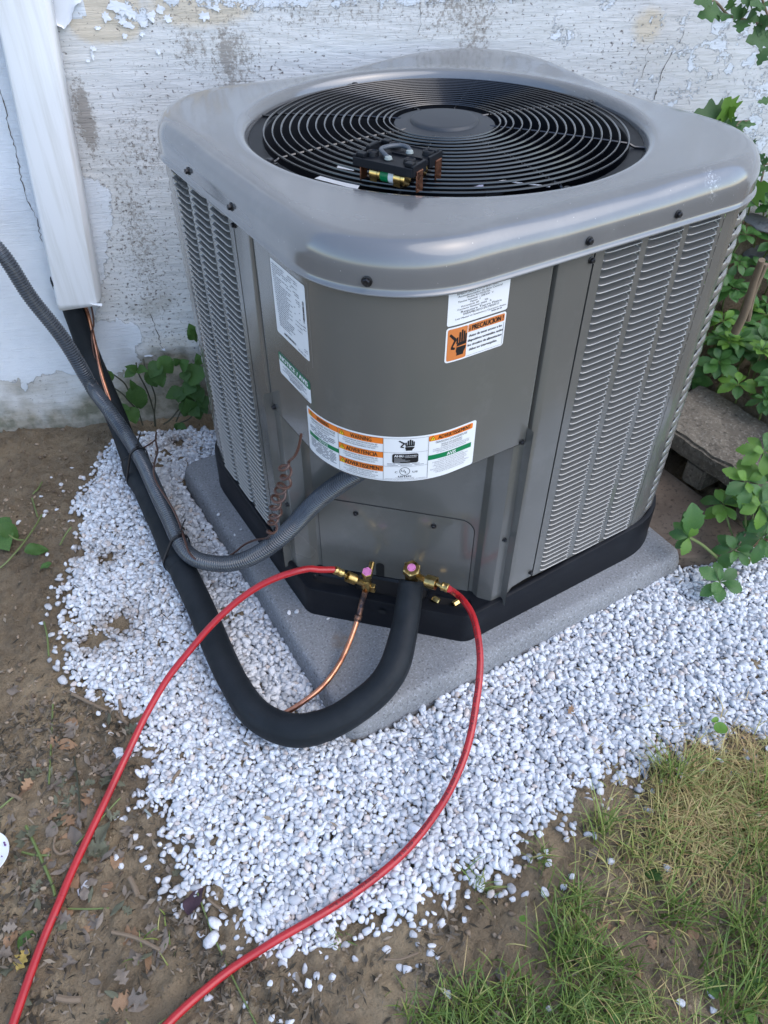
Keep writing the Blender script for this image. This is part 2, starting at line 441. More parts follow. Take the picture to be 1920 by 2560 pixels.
def rand_rot(n, tilt=.6):
    a = rng.uniform(0, 2 * np.pi, n); t = rng.normal(0, tilt, n); b = rng.uniform(0, 2 * np.pi, n)
    Rz = np.zeros((n, 3, 3)); Rz[:, 0, 0] = np.cos(a); Rz[:, 0, 1] = -np.sin(a); Rz[:, 1, 0] = np.sin(a); Rz[:, 1, 1] = np.cos(a); Rz[:, 2, 2] = 1
    ax = np.stack([np.cos(b), np.sin(b), np.zeros(n)], 1); K = np.zeros((n, 3, 3))
    K[:, 0, 2] = ax[:, 1]; K[:, 1, 2] = -ax[:, 0]; K[:, 2, 0] = -ax[:, 1]; K[:, 2, 1] = ax[:, 0]
    Rt = np.eye(3) + np.sin(t)[:, None, None] * K + (1 - np.cos(t))[:, None, None] * (K @ K)
    return Rt @ Rz
def scatter_mesh(name, pts, size, bases, mat_, tilt=.6, extra=None):
    n = len(pts); which = rng.integers(0, len(bases), n); R = rand_rot(n, tilt)
    VV = []; FF = []; off = 0; A = {'tone': [], 'warm': [], 'dirt': []}
    tone = rng.random(n); warm = rng.random(n); dirt = np.zeros(n) if extra is None else extra
    for b, (bv, bf) in enumerate(bases):
        idx = np.where(which == b)[0]
        if not len(idx): continue
        W = np.einsum('nij,vj->nvi', R[idx], bv) * size[idx][:, None, None] + pts[idx][:, None, :]
        k = len(bv); VV.append(W.reshape(-1, 3)); FF.append((bf[None] + (np.arange(len(idx)) * k)[:, None, None]).reshape(-1, bf.shape[1]) + off)
        off += len(idx) * k
        for a, s in (('tone', tone), ('warm', warm), ('dirt', dirt)): A[a].append(np.repeat(s[idx], k))
    return fastmesh(name, np.concatenate(VV), np.concatenate(FF), mat_, name != 'gravel', {a: np.concatenate(v) for a, v in A.items()})
def jgrid(x0, x1, y0, y1, p):
    xs = np.arange(x0, x1, p); ys = np.arange(y0, y1, p * .87); Xg, Yg = np.meshgrid(xs, ys, indexing='ij')
    Xg = Xg + (np.arange(len(ys)) % 2)[None] * p / 2
    Xg = Xg + rng.uniform(-.36, .36, Xg.shape) * p; Yg = Yg + rng.uniform(-.36, .36, Yg.shape) * p
    return Xg.ravel(), Yg.ravel()
bases_g = [rock(True, s, .010, 9) for s in range(28)]
def gtop(x, y): return ground_h(x, y) + .004 + (fbm(x * 7, y * 7, 3) - .5) * .016
P, S, D_ = [], [], []
# places where the gravel is thin and soil shows through
BARE = [(*at(300, 1560, -.05)[:2], .022), (*at(235, 1600, -.05)[:2], .02), (*at(440, 1090, -.05)[:2], .018), (*at(270, 1395, -.05)[:2], .012), (*at(195, 1385, -.05)[:2], .014)]
for layer, (pitch, zz, keep) in enumerate(((.0098, .000, 1.0), (.0088, .0058, 1.0), (.0108, .0100, .66))):
    xg, yg = jgrid(-.75, 1.25, -.62, 1.12, pitch)
    isin = inside(xg, yg, gpoly); ed = edist(xg, yg, gpoly) * np.where(isin, 1, -1); ins = (isin | ((layer == 0) & (ed > -.05) & (yg < .75) & (wdist(xg, yg) < .98))) & ~in_pad(xg, yg, -.004); xg, yg, ed = xg[ins], yg[ins], ed[ins]
    ragged = fbm(xg * 28, yg * 28, 3)
    lim = (-.05, .026, .046)[layer]; k_ = ed + (ragged - .5) * .09 > lim
    k_ &= rng.random(len(xg)) < keep
    if layer == 0:
        e2 = ed + (ragged - .5) * .06; k_ &= (rng.random(len(xg)) < np.where(e2 > 0, .35 + .65 * sstep(0, .028, e2), .30 * np.exp(e2 / .012))) & ((xg < .7) | (yg < -.08))
    for bx, by, br in BARE: k_ &= np.hypot(xg - bx, yg - by) > br * (.6 + rng.random(len(xg)) * .8) * (1, 1.5, 2)[layer]
    xg, yg, ed = xg[k_], yg[k_], ed[k_]
    s = (.0034 + .0046 * rng.random(len(xg)) ** .8) * np.where(rng.random(len(xg)) < .07, 1.35, 1)
    P.append(np.stack([xg, yg, gtop(xg, yg) + zz + rng.normal(0, .0012, len(xg))], 1)); S.append(s)
    dd = np.zeros(len(xg))
    for bx, by, br in BARE: dd = np.maximum(dd, np.exp(-(np.hypot(xg - bx, yg - by) / (br * 2.2)) ** 2))
    dd = np.maximum(dd, (1 - sstep(-.01, .02, ed)) * .35); D_.append(dd)
P = np.concatenate(P); S = np.concatenate(S); D_ = np.concatenate(D_)
print('stones', len(P))
gr = link('gravel', scatter_mesh('gravel', P, S, bases_g, M['gravel'], .7, D_))
tag(gr, 'bed of small white marble chips around the concrete pad', 'gravel', kind='stuff')

# stray pebbles: each one a thing
stray = [(125, 1183), (102, 1240), (176, 1157), (113, 1272), (107, 1283), (142, 1270), (44, 1298), (120, 1390), (128, 1466), (145, 1470), (100, 1551), (152, 1202), (155, 1218),
         (355, 2140), (300, 1890), (290, 2040), (300, 2045), (335, 2080), (390, 1968), (375, 1985), (425, 2240), (405, 2145), (365, 2160), (283, 2143), (298, 2157), (432, 2265),
         (210, 2208), (198, 2228), (520, 2490), (675, 2465), (680, 2545), (700, 2555), (738, 2480), (613, 2509), (725, 2555), (800, 2470), (830, 2440), (792, 2440), (770, 2460),
         (1110, 2480), (1120, 2490), (1360, 2225), (1362, 2235), (1430, 2192), (1410, 2215), (1398, 2070), (1366, 2128), (1352, 2138), (1418, 2093), (1372, 2150), (1434, 2080),
         (1473, 2080), (1489, 2085), (1666, 2168), (1528, 2150), (1373, 2522), (1700, 2510), (1776, 2485), (1785, 2526), (1658, 1955), (1720, 1910), (1772, 1905), (1795, 1910), (1826, 1936),
         (1841, 1935), (1864, 1882), (1865, 1898), (1880, 1933), (1755, 1935), (1715, 1942), (1695, 1945), (1920, 1878), (1095, 2390), (1075, 2380), (1080, 2365), (1046, 2410), (1020, 2420), (1000, 2415),
         (965, 2370), (1160, 2300), (1168, 2240), (1240, 2232), (1282, 2243), (560, 2250), (480, 2280), (470, 2255), (500, 2330), (262, 1820), (275, 1838), (330, 1980), (248, 1790)]
pm = [mesh('pebble', *(lambda b: (b[0], b[1]))(rock(True, 60 + i, .06, 12)), M['gravel'], None, False) for i in range(6)]
for me_ in pm:
    for an, av in (('tone', .4 + .6 * random.random()), ('warm', .2), ('dirt', .12)):
        a_ = me_.attributes.new(an, 'FLOAT', 'POINT'); a_.data.foreach_set('value', [av] * len(me_.vertices))
for i, (u, v) in enumerate(stray):
    p = at(u, v, -.05); gh = float(ground_h(p.x, p.y) + soil_rough(p.x, p.y)); s = random.uniform(.0048, .0078)
    o = bpy.data.objects.new('pebble', pm[i % 6]); COL.objects.link(o); o.location = (p.x, p.y, gh + s * .35 + (.005 if u > 1100 else 0)); o.scale = (s, s, s)
    o.rotation_euler = (random.uniform(-.4, .4), random.uniform(-.4, .4), random.uniform(0, 6.3))
    tag(o, 'small white pebble strayed off the gravel bed onto the soil or grass', 'pebble', 'stray white pebbles around the gravel bed')

# soil crumbs and small plant debris (nobody could count them)
def offgravel(n, x0, x1, y0, y1, dens=None):
    x = rng.uniform(x0, x1, n); y = rng.uniform(y0, y1, n)
    k_ = ~inside(x, y, gpoly) & (wdist(x, y) < WD - .01) & ~((x > .7) & (y > -.12))
    if dens is not None: k_ &= rng.random(n) < dens(x, y)
    return x[k_], y[k_]
x, y = offgravel(15000, -.95, .9, -.75, 1.2, lambda x, y: .12 + .88 * sstep(.45, .6, fbm(x * 6 + 3, y * 6, 3)))
s = rng.uniform(.0015, .0052, len(x)) * np.where(rng.random(len(x)) < .05, 1.6, 1)
bases_c = [rock(True, 100 + s_, .08, 9) for s_ in range(6)]
o = link('soil_crumbs', scatter_mesh('soil_crumbs', np.stack([x, y, ground_h(x, y) + soil_rough(x, y) + s * .3], 1), s, bases_c, M['clod'], 1.0))
tag(o, 'loose crumbs of brown soil beside the gravel', 'soil', kind='stuff')
# litter flakes
def litter_d(x, y):
    a = sstep(-.22, -.42, x) * 0
    left = sstep(.55, .15, y) * sstep(.05, -.25, x + .35 * y * 0)
    return np.clip(left * (.2 + 1.1 * sstep(.40, .56, fbm(x * 8, y * 8, 3))), .03, 1)
x, y = offgravel(70000, -.95, .95, -.75, .8, litter_d)
xa, ya = rng.uniform(-.5, .9, 900), rng.uniform(-.6, 1.0, 900); ka_ = inside(xa, ya, gpoly) & ~in_pad(xa, ya, .0) & (rng.random(900) < .55); x = np.concatenate([x, xa[ka_]]); y = np.concatenate([y, ya[ka_]])
n = len(x); a = rng.uniform(0, 6.28, n); L = rng.uniform(.002, .009, n); Wd = L * rng.uniform(.08, .42, n); t = rng.normal(0, .35, (n, 2))
z = ground_h(x, y) + soil_rough(x, y) + .003 + rng.random(n) * .004
g_in = inside(x, y, gpoly); z = np.where(g_in, gtop(x, y) + .019, z)
ux = np.stack([np.cos(a), np.sin(a), t[:, 0]], 1); uy = np.stack([-np.sin(a), np.cos(a), t[:, 1]], 1); c0 = np.stack([x, y, z], 1)
Q = np.stack([c0 - ux * L[:, None], c0 - uy * Wd[:, None] + [0, 0, .001], c0 + ux * L[:, None], c0 + uy * Wd[:, None] + [0, 0, .0015]], 1).reshape(-1, 3)
o = link('plant_debris', fastmesh('plant_debris', Q, np.arange(4 * n).reshape(-1, 4), M['crumb'], False, {'tone': np.repeat(rng.random(n) ** 2.0, 4)}))
tag(o, 'shredded dry plant bits trodden into the soil', 'debris', kind='stuff')

# ================================================================== WALL
wall = thing('house_wall', 'old whitewashed wall with peeling paint and combed plaster behind the air conditioner', 'wall', tuple(WN * WD))
ws = np.unique(np.concatenate([np.arange(-6, -1.0, .5), np.arange(-1.0, 1.45, .0042), np.arange(1.45, 8, .5)]))
wz = np.unique(np.concatenate([np.arange(-.30, -.14, .02), np.arange(-.14, 1.0, .0042), np.arange(1.0, 3.0, .25)]))
SS, ZZ = np.meshgrid(ws, wz, indexing='ij')
lump = (fbm(SS * 3, ZZ * 3, 4) - .5) * .012
stroke = (fbm(SS * 7 + 3, (ZZ + .03 * np.sin(SS * 5) + .05 * SS) * 130, 3) - .5) * .0019
stroke2 = (fbm(SS * 30, (ZZ + .05 * SS) * 300, 2) - .5) * .0012
def blob(s, z, rs, rz, p=2): return np.exp(-(np.abs((SS - s) / rs) ** p + np.abs((ZZ - z) / rz) ** p))
nz = fbm(SS * 12, ZZ * 12, 4); nz2 = fbm(SS * 5 + 7, ZZ * 5, 4) - .5
# thick white paint coat: left of the pipe, the tongue under it, a sheet top left, tatters along the top
Zj = ZZ + (fbm(SS * 11 + 3, ZZ * 11, 4) - .5) * .14
paint = np.maximum.reduce([sstep(-.40, -.52, SS + .05 * np.sin(ZZ * 9)) * sstep(.05, .11, Zj) * sstep(.62, .52, ZZ) , sstep(-.53, -.56, SS) * sstep(.03, .09, Zj), .6 * blob(-.29, .855, .055, .04, 3),
                           blob(-.50, .14, .085, .095, 3), blob(-.455, .17, .05, .04, 3),
                           1.15 * ((SS > -.60) & (SS < -.375) & (ZZ > .845 + .03 * (SS + .45))).astype(float)])
paint = np.maximum(paint, .60 * sstep(.80, .87, ZZ) * sstep(-.30, -.2, SS) * (1 - .42 * sstep(.93, 1.05, ZZ)))
paint = np.maximum(paint, .50 * blob(1.0, .66, .40, .30, 4)); paint = np.maximum(paint, .48 * blob(.62, .80, .25, .1, 2))
paint = paint + nz2 * .5 * (paint > .02) * (paint < .9) * (SS < -.3)
stain = 1.0 * np.maximum.reduce([.35 * blob(.1, .84, .5, .05), .45 * blob(-.37, .42, .06, .25), .4 * blob(-.33, .60, .08, .12), blob(-.425, .67, .022, .075), .75 * blob(-.12, .77, .028, .075), .55 * blob(-.11, .77, .07, .09), .5 * blob(.35, .84, .12, .06), .55 * blob(.40, .80, .05, .08), .5 * blob(-.19, .79, .05, .06),
                           .45 * blob(1.20, .40, .12, .09), .75 * blob(1.22, .33, .25, .06), .35 * blob(.93, .52, .06, .05)])
beige = np.maximum(.9 * blob(-.345, .86, .075, .06, 3), .7 * blob(-.16, .86, .13, .045)); beige = np.maximum(beige, .55 * blob(.78, .80, .05, .05)); beige = np.maximum(beige, .4 * blob(-.35, .10, .14, .12))
moss = sstep(.22, -.04, ZZ + .22 * (nz - .5) * 2 + .1 * nz2) * sstep(-.60, -.45, SS); moss = np.maximum(moss, sstep(.085, -.05, ZZ + .18 * (nz - .5) + .10 * nz2)); moss = np.maximum(moss, .95 * blob(-.72, .055, .07, .035))
moss = moss * (1 - .85 * blob(-.62, .12, .13, .1, 4))
pits = np.clip(.35 + .5 * blob(-.35, .45, .13, .28) + .3 * blob(-.1, .72, .2, .1) - .5 * sstep(-.5, -.55, SS), 0, 1)
hgt = lump + (stroke + stroke2) * (1 - .75 * sstep(.45, .55, paint)) + .0012 * sstep(.45, .55, paint + (nz - .5) * .3)
Vw = np.stack([WT.x * SS - WN.x * hgt, WT.y * SS - WN.y * hgt, ZZ], -1).reshape(-1, 3)
ns, nzz = len(ws), len(wz); ii = (np.arange(ns - 1)[:, None] * nzz + np.arange(nzz - 1)[None]).ravel()
Fw = np.stack([ii, ii + 1, ii + nzz + 1, ii + nzz], 1)[:, ::-1]
m = M['wall'] = mat('whitewashed_plaster', (.6, .6, .6), .85, 0, .3); k = NT(m)
# object space of the plaster is world-parallel: turn it into along-wall coordinates
wc = k.coord((1, 1, 1), (0, 0, -WA))
def wcs(sx, sz):
    mp = k.n('ShaderNodeMapping'); mp.inputs['Scale'].default_value = (sx, 1, sz); k.l(wc, mp.inputs[0]); return mp.outputs[0]
A = k.attr
strokes = k.noise(1, 6, .65, vec=wcs(18, 260), dist=.6)
c = k.mix(k.rng(k.noise(4, 5, .6), .35, .65), (.61, .61, .60), (.70, .71, .715))
c = k.mix(k.rng(k.noise(2.3, 3), .45, .7, 0, .35), c, (.60, .54, .50))
c = k.mix(k.rng(strokes, .50, .66, 0, .24), c, (.46, .45, .43))
c = k.mix(k.rng(k.noise(1, 5, .7, vec=wcs(14, 9)), .54, .76, 0, .25), c, (.46, .44, .42))
fine = k.noise(70, 6, .75)
bg_ = k.rng(k.mul(A('beige'), k.mul(fine, .8, 'ADD')), .36, .60); c = k.mix(k.mul(bg_, .75), c, (.62, .53, .40))
# thick paint with crisp, ragged edges
pn = k.mul(k.noise(26, 7, .72), .55, 'SUBTRACT'); pm_ = k.rng(k.mul(A('paint'), k.mul(pn, 1.1), 'ADD'), .485, .505)
pcol = k.mix(k.rng(k.noise(9, 5), .3, .7), (.66, .70, .75), (.76, .79, .83)); pcol = k.mix(k.rng(strokes, .54, .70, 0, .22), pcol, (.50, .52, .55))
c = k.mix(pm_, c, pcol)
# pits and grey speckle
pit = k.rng(k.mul(k.mul(k.noise(1, 4, .7, vec=wcs(110, 140)), k.mul(k.noise(5, 4), .16), 'ADD'), k.mul(A('pits'), .09), 'ADD'), .722, .782)
pit = k.mul(pit, k.rng(pm_, 0, 1, 1, .1)); c = k.mix(k.mul(pit, .9), c, (.12, .095, .09))
sn = k.mul(k.noise(115, 5, .8), k.mul(A('stain'), .42), 'ADD'); sm = k.rng(sn, .66, .76); c = k.mix(k.mul(sm, .72), c, (.20, .17, .14))
c = k.mix(k.mul(k.rng(A('stain'), .3, 1, 0, .28), 1.0), c, (.36, .33, .30))
mn = k.rng(k.mul(A('moss'), k.mul(k.noise(22, 6, .7), .9), 'ADD'), .55, 1.35)
mc = k.mix(k.rng(k.noise(30, 4), .4, .6), (.15, .14, .085), (.34, .30, .23)); c = k.mix(k.mul(mn, k.rng(pm_, 0, 1, .9, .25)), c, mc)
k.color(c)
b1 = k.bump(strokes, .0022, .9); b2 = k.bump(fine, .0012, .6, b1); b3 = k.bump(pm_, .0018, 1.0, b2); k.bump(k.rng(pit, 0, 1, 1, 0), .0014, .8, b3)
me = fastmesh('plaster', Vw, Fw, m, True, dict(paint=paint.ravel(), stain=stain.ravel(), beige=beige.ravel(), moss=moss.ravel(), pits=pits.ravel()))
pl = bpy.data.objects.new('plaster', me); COL.objects.link(pl); pl.parent = wall
def wp(s, z, out=0.0): return WT * s + WN * (WD - out) + Vector((0, 0, z))
def whf(s, z):
    i = min(max(int(np.searchsorted(ws, s)), 0), ns - 1); j = min(max(int(np.searchsorted(wz, z)), 0), nzz - 1); return float(hgt[i, j])
def won(s, z, out=0.0): return wp(s, z, whf(s, z) + out)
# cracks: dark ribbons laid on the plaster, groove shade put into their colour
M['crack'] = mat('crack_shade', (.11, .095, .085), .95)
def crack(pix, w0=.0012):
    pts = []
    for u, v in pix:
        q = onw(u, v); pts.append((q.dot(WT), q.z))
    out = []
    for (a, b), (c_, d) in zip(pts, pts[1:]):
        n_ = max(2, int(math.hypot(c_ - a, d - b) / .006))
        for i in range(n_):
            t = i / n_; out.append((a + (c_ - a) * t + random.gauss(0, .0016), b + (d - b) * t + random.gauss(0, .001)))
    mb = MB(); Vc = []; Fc = []
    for i, (s_, z_) in enumerate(out):
        w = w0 * .62 * random.uniform(.25, 1.4)
        Vc += [won(s_ - w, z_, .0012), won(s_ + w, z_, .0012)]
        if i: Fc.append((2 * i - 2, 2 * i - 1, 2 * i + 1, 2 * i))
    mb.add(Vc, Fc); mb.build('crack', M['crack'], wall)
crack([(0, 222), (12, 262), (25, 320), (30, 345), (45, 400), (52, 440), (62, 480), (70, 500), (85, 530), (98, 570), (108, 610)], .0016)
crack([(1708, 75), (1700, 95), (1692, 112)], .0012); crack([(1678, 132), (1668, 150), (1655, 170), (1650, 190), (1645, 215), (1637, 232), (1630, 255)], .0015)
crack([(1638, 230), (1636, 256)], .001)
crack([(1622, 110), (1615, 140), (1608, 175), (1600, 205)], .001)
crack([(372, 780), (388, 815), (397, 840), (404, 862), (406, 875)], .0013); crack([(410, 878), (420, 900), (424, 915)], .0008)
crack([(1050, 5), (1050, 60), (1046, 90)], .0008)
crack([(330, 470), (328, 545), (330, 600)], .0006)
# loose paint flakes that stand off the plaster
m = M['flake'] = mat('white_paint_flake', (.72, .75, .80), .55, 0, .4)
def flake(u, v, w, h, lift=.004, seed=0):
    r_ = random.Random(seed); q = onw(u, v); s0, z0 = q.dot(WT), q.z; n_ = 18; mb = MB(); top = []; 
    for i in range(n_):
        a = 2 * math.pi * i / n_; rr = r_.uniform(.5, 1.2); ds, dz = math.cos(a) * w * rr, math.sin(a) * h * rr
        lf = .0015 + lift * max(0, -dz / h) ** 1.5; top.append(won(s0 + ds, z0 + dz, lf))
    c_ = won(s0, z0, .0018); V_ = top + [c_] + [p + WN * .0007 for p in top]
    F_ = [(i, (i + 1) % n_, n_) for i in range(n_)] + [(i, i + n_ + 1, (i + 1) % n_ + n_ + 1, (i + 1) % n_) for i in range(n_)]
    mb.add(V_, F_); mb.build('paint_flake', m, wall)
fl = [(290, 15, .020, .012), (312, 25, .016, .014), (285, 38, .014, .010), (306, 52, .009, .008), (320, 62, .014, .009), (308, 82, .009, .010), (312, 90, .006, .006), (264, 42, .011, .012), (262, 102, .009, .007),
      (245, 70, .010, .004), (330, 35, .011, .010), (350, 20, .012, .012), (360, 60, .009, .009), (378, 40, .012, .012), (390, 70, .008, .010), (233, 122, .006, .007), (230, 138, .004, .010), (210, 118, .011, .003), (220, 152, .006, .003),
      (400, 25, .012, .010), (150, 118, .008, .008), (152, 140, .006, .010), (420, 45, .01, .008), (450, 30, .012, .012), (355, 85, .006, .005), (395, 130, .006, .005), (470, 60, .009, .008), (510, 40, .012, .010), (540, 20, .01, .008),
      (395, 875, .016, .003), (372, 888, .012, .003), (410, 872, .006, .004), (436, 865, .008, .004)]
for i, (u, v, w, h) in enumerate(fl):
    if i % 3 != 2: flake(u, v, w * .9, h * .9, .0016, i)
# big loose sheet of paint at the top left, its lower edge curling away
mb = MB(); nn = 60; rows = 10; Vs = []
for i in range(nn):
    s_ = -.60 + .222 * i / (nn - 1); low = .825 + .018 * (i / nn) + .009 * math.sin(i * .5) * (i / nn) + random.uniform(-.0016, .0016)
    if i > nn - 8: low += (i - nn + 8) * .006
    for j in range(rows):
        t = j / (rows - 1); z_ = low + (1.1 - low) * t ** 2; Vs.append(won(s_, z_, .0025 + .006 * max(0, 1 - t * 5)))
mb.add(Vs, grid_faces(nn, rows)); mb.build('paint_sheet', m, wall, True)

# ================================================================== PAD
def rpoly(pts, r, seg=6):
    """rounded polygon, pts ccw, r per corner"""
    out = []; n = len(pts)
    for i in range(n):
        p = Vector((*pts[i], 0)); a = Vector((*pts[i - 1], 0)); b = Vector((*pts[(i + 1) % n], 0)); ri = r if isinstance(r, (int, float)) else r[i]
        u = (a - p).normalized(); w = (b - p).normalized(); ang = u.angle(w); d = ri / math.tan(ang / 2)
        p0 = p + u * d; p1 = p + w * d
        c_ = p + (u + w).normalized() * (ri / math.sin(ang / 2))
        a0 = math.atan2(p0.y - c_.y, p0.x - c_.x); a1 = math.atan2(p1.y - c_.y, p1.x - c_.x)
        while a1 - a0 > math.pi: a1 -= 2 * math.pi
        while a1 - a0 < -math.pi: a1 += 2 * math.pi
        for k_ in range(seg + 1):
            t = a0 + (a1 - a0) * k_ / seg; out.append((c_.x + ri * math.cos(t), c_.y + ri * math.sin(t)))
    return out
def offset_ring(ring, d):
    n = len(ring); out = []
    for i in range(n):
        a = Vector(ring[i - 1]); b = Vector(ring[(i + 1) % n]); t = (b - a).normalized(); out.append((ring[i][0] + t.y * d, ring[i][1] - t.x * d))
    return out
padp = [(-.069, -.052), (.738, -.064), (.752, .76), (-.057, .772)]
ring = rpoly(padp, .028, 8)
mb = MB(); prof = [(.008, -.11), (.004, -.03), (.0, -.014), (-.003, -.007), (-.008, -.002), (-.016, 0)]
Vp = []; n = len(ring)
for d, z_ in prof:
    for x_, y_ in offset_ring(ring, d): Vp.append((x_ + random.gauss(0, .0005), y_ + random.gauss(0, .0005), z_))
Fp = [(i * n + j, i * n + (j + 1) % n, (i + 1) * n + (j + 1) % n, (i + 1) * n + j) for i in range(len(prof) - 1) for j in range(n)]
Fp.append(tuple((len(prof) - 1) * n + j for j in range(n)))
mb.add(Vp, Fp); mb.V = mb.V
# rust smear on the pad
m = M['pad']; k = NT(m); 
src = k.b.inputs['Base Color'].links[0].from_socket
ctr = k.n('ShaderNodeVectorMath', operation='DISTANCE'); k.l(k.coord(), ctr.inputs[0]); rp = at(860, 1602, 0); ctr.inputs[1].default_value = rp
rs = k.mul(k.rng(ctr.outputs['Value'], .004, .034, 1, 0, True), k.rng(k.noise(60, 5), .35, .65)); k.color(k.mix(k.mul(rs, .7), src, (.20, .11, .04)))
pd = mb.build('concrete_pad', M['pad'], None, True); tag(pd, 'square speckled grey concrete pad under the air conditioner', 'equipment pad')
# pebbles on the pad
for u, v in [(742, 1528), (546, 1285), (586, 1335), (602, 1322), (820, 1545), (722, 1530)]:
    p = at(u, v, .004); s = random.uniform(.002, .0055) if u != 742 else .0062
    o = bpy.data.objects.new('pebble', pm[2]); COL.objects.link(o); o.location = (p.x, p.y, s * .5); o.scale = (s, s, s * .8); o.rotation_euler = (0, .2, random.uniform(0, 6))
    tag(o, 'white stone chip lying on the bare concrete pad', 'pebble', 'white stone chips on the pad')

# ================================================================== SLAB, BLOCKS AND STONE AT THE RIGHT
def roughbox(mb, lo, hi, step=.02, amp=.002, m=0):
    """box with an uneven surface"""
    bm = bmesh.new(); bmesh.ops.create_cube(bm, size=1); c_ = [(a + b) / 2 for a, b in zip(lo, hi)]; d = [b - a for a, b in zip(lo, hi)]
    for v in bm.verts: v.co = Vector((c_[0] + v.co.x * d[0], c_[1] + v.co.y * d[1], c_[2] + v.co.z * d[2]))
    bmesh.ops.bevel(bm, geom=bm.edges[:], offset=min(.006, min(d) * .3), segments=2, affect='EDGES')
    bmesh.ops.subdivide_edges(bm, edges=[e for e in bm.edges if e.calc_length() > step * 2], cuts=max(2, min(14, int(max(d) / step))), use_grid_fill=True)
    for v in bm.verts:
        a = float(fbm(v.co.x * 40 + v.co.z * 17, v.co.y * 40 + v.co.z * 13, 3)) - .5
        v.co += v.co.normalized() * 0 + Vector((a, a * .7, a)) * amp * 2 + Vector((0, 0, (float(fbm(v.co.x * 9, v.co.y * 9, 2)) - .5) * amp * 2))
    bm.verts.index_update(); mb.add([v.co.copy() for v in bm.verts], [[v.index for v in f.verts] for f in bm.faces], m); bm.free()
mb = MB(); sp = [(.792, -.092), (.93, -.105), (.945, .62), (.70, .62), (.735, -.055)]
ring = rpoly([(a, b) for a, b in sp], .008, 3); n = len(ring); Vp = []; prof = [(.004, -.14), (.0, -.030), (-.002, -.024), (-.007, -.0205)]
for d, z_ in prof:
    for x_, y_ in offset_ring(ring, d): Vp.append((x_ + random.gauss(0, .0007), y_ + random.gauss(0, .0007), z_))
Fp = [(i * n + j, i * n + (j + 1) % n, (i + 1) * n + (j + 1) % n, (i + 1) * n + j) for i in range(len(prof) - 1) for j in range(n)]; Fp.append(tuple((len(prof) - 1) * n + j for j in range(n)))
mb.add(Vp, Fp); o = mb.build('paving_slab', M['slab'], None, False); tag(o, 'brown stained concrete slab lying below the hollow block', 'slab')
def hollow_block(y0, y1, z0, z1, label, holes):
    mb = MB(); x0, x1 = .927, 1.135
    roughbox(mb, (x0, y0, z0 + .062), (x1, y1, z1), .012, .0042)
    ys = [y0] + [h for hh in holes for h in hh] + [y1]
    for a, b in zip(ys[0::2], ys[1::2]): roughbox(mb, (x0 + .002, a, z0), (x1 - .004, b, z0 + .064), .02, .002)
    roughbox(mb, (x1 - .02, y0 + .01, z0), (x1 - .006, y1 - .01, z0 + .06), .03, .001)
    roughbox(mb, (x0 + .12, y0 + .01, z0), (x0 + .13, y1 - .01, z0 + .06), .03, .001, 1)
    o = mb.build('concrete_block', [M['block'], M['void']], None, False); tag(o, label, 'concrete block', 'hollow concrete blocks laid on their side')
hollow_block(-.115, .275, -.020, .092, 'weathered hollow concrete block with open cores facing the air conditioner', [(-.03, .066), (.122, .215)])
hollow_block(.282, .66, -.020, .088, 'farther hollow concrete block hidden behind the air conditioner corner', [(.33, .43), (.49, .59)])
def stone(u, v, z, size, seed, label):
    p = at(u, v, z) if z is not None else onw(u, v, WD - .08); b, f = rock(False, seed, .1, 9)
    b = b * np.array(size); b = b + (fbm(b[:, 0] * 40 + 3, b[:, 1] * 40 + b[:, 2] * 30, 3) - .5)[:, None] * .01
    me_ = mesh('garden_stone', b, f, M['stone'], None, True); o = bpy.data.objects.new('garden_stone', me_); COL.objects.link(o); o.location = p; o.rotation_euler = (.1, .15, seed)
    tag(o, label, 'stone')
stone(1905, 640, None, (.075, .05, .035), 3, 'lower rough grey stone among plants by the wall'); stone(1900, 555, None, (.06, .04, .02), 5, 'upper dark grey stone against the wall foot')
# ================================================================== AIR CONDITIONER
S_, ZT, ZB, ZL = .76, .782, .087, .723
ac = thing('air_conditioner', 'square grey outdoor air conditioner with louvered sides and round fan grille on a pad', 'air conditioner', (.38, .38, 0))
def rsq(th, inset, rc=.16):
    """point on a rounded square (inset from the body square) in direction th from the centre"""
    h = S_ / 2 - inset; r = max(.02, rc - inset); c, s = math.cos(th), math.sin(th); ac_, as_ = abs(c), abs(s); q = h - r
    t = h / max(ac_, as_); x, y = t * ac_, t * as_
    if x > q and y > q:
        b = -(ac_ * q + as_ * q); cc = 2 * q * q - r * r; t = -b + math.sqrt(max(0, b * b - cc)); x, y = t * ac_, t * as_
    return math.copysign(x, c), math.copysign(y, s)
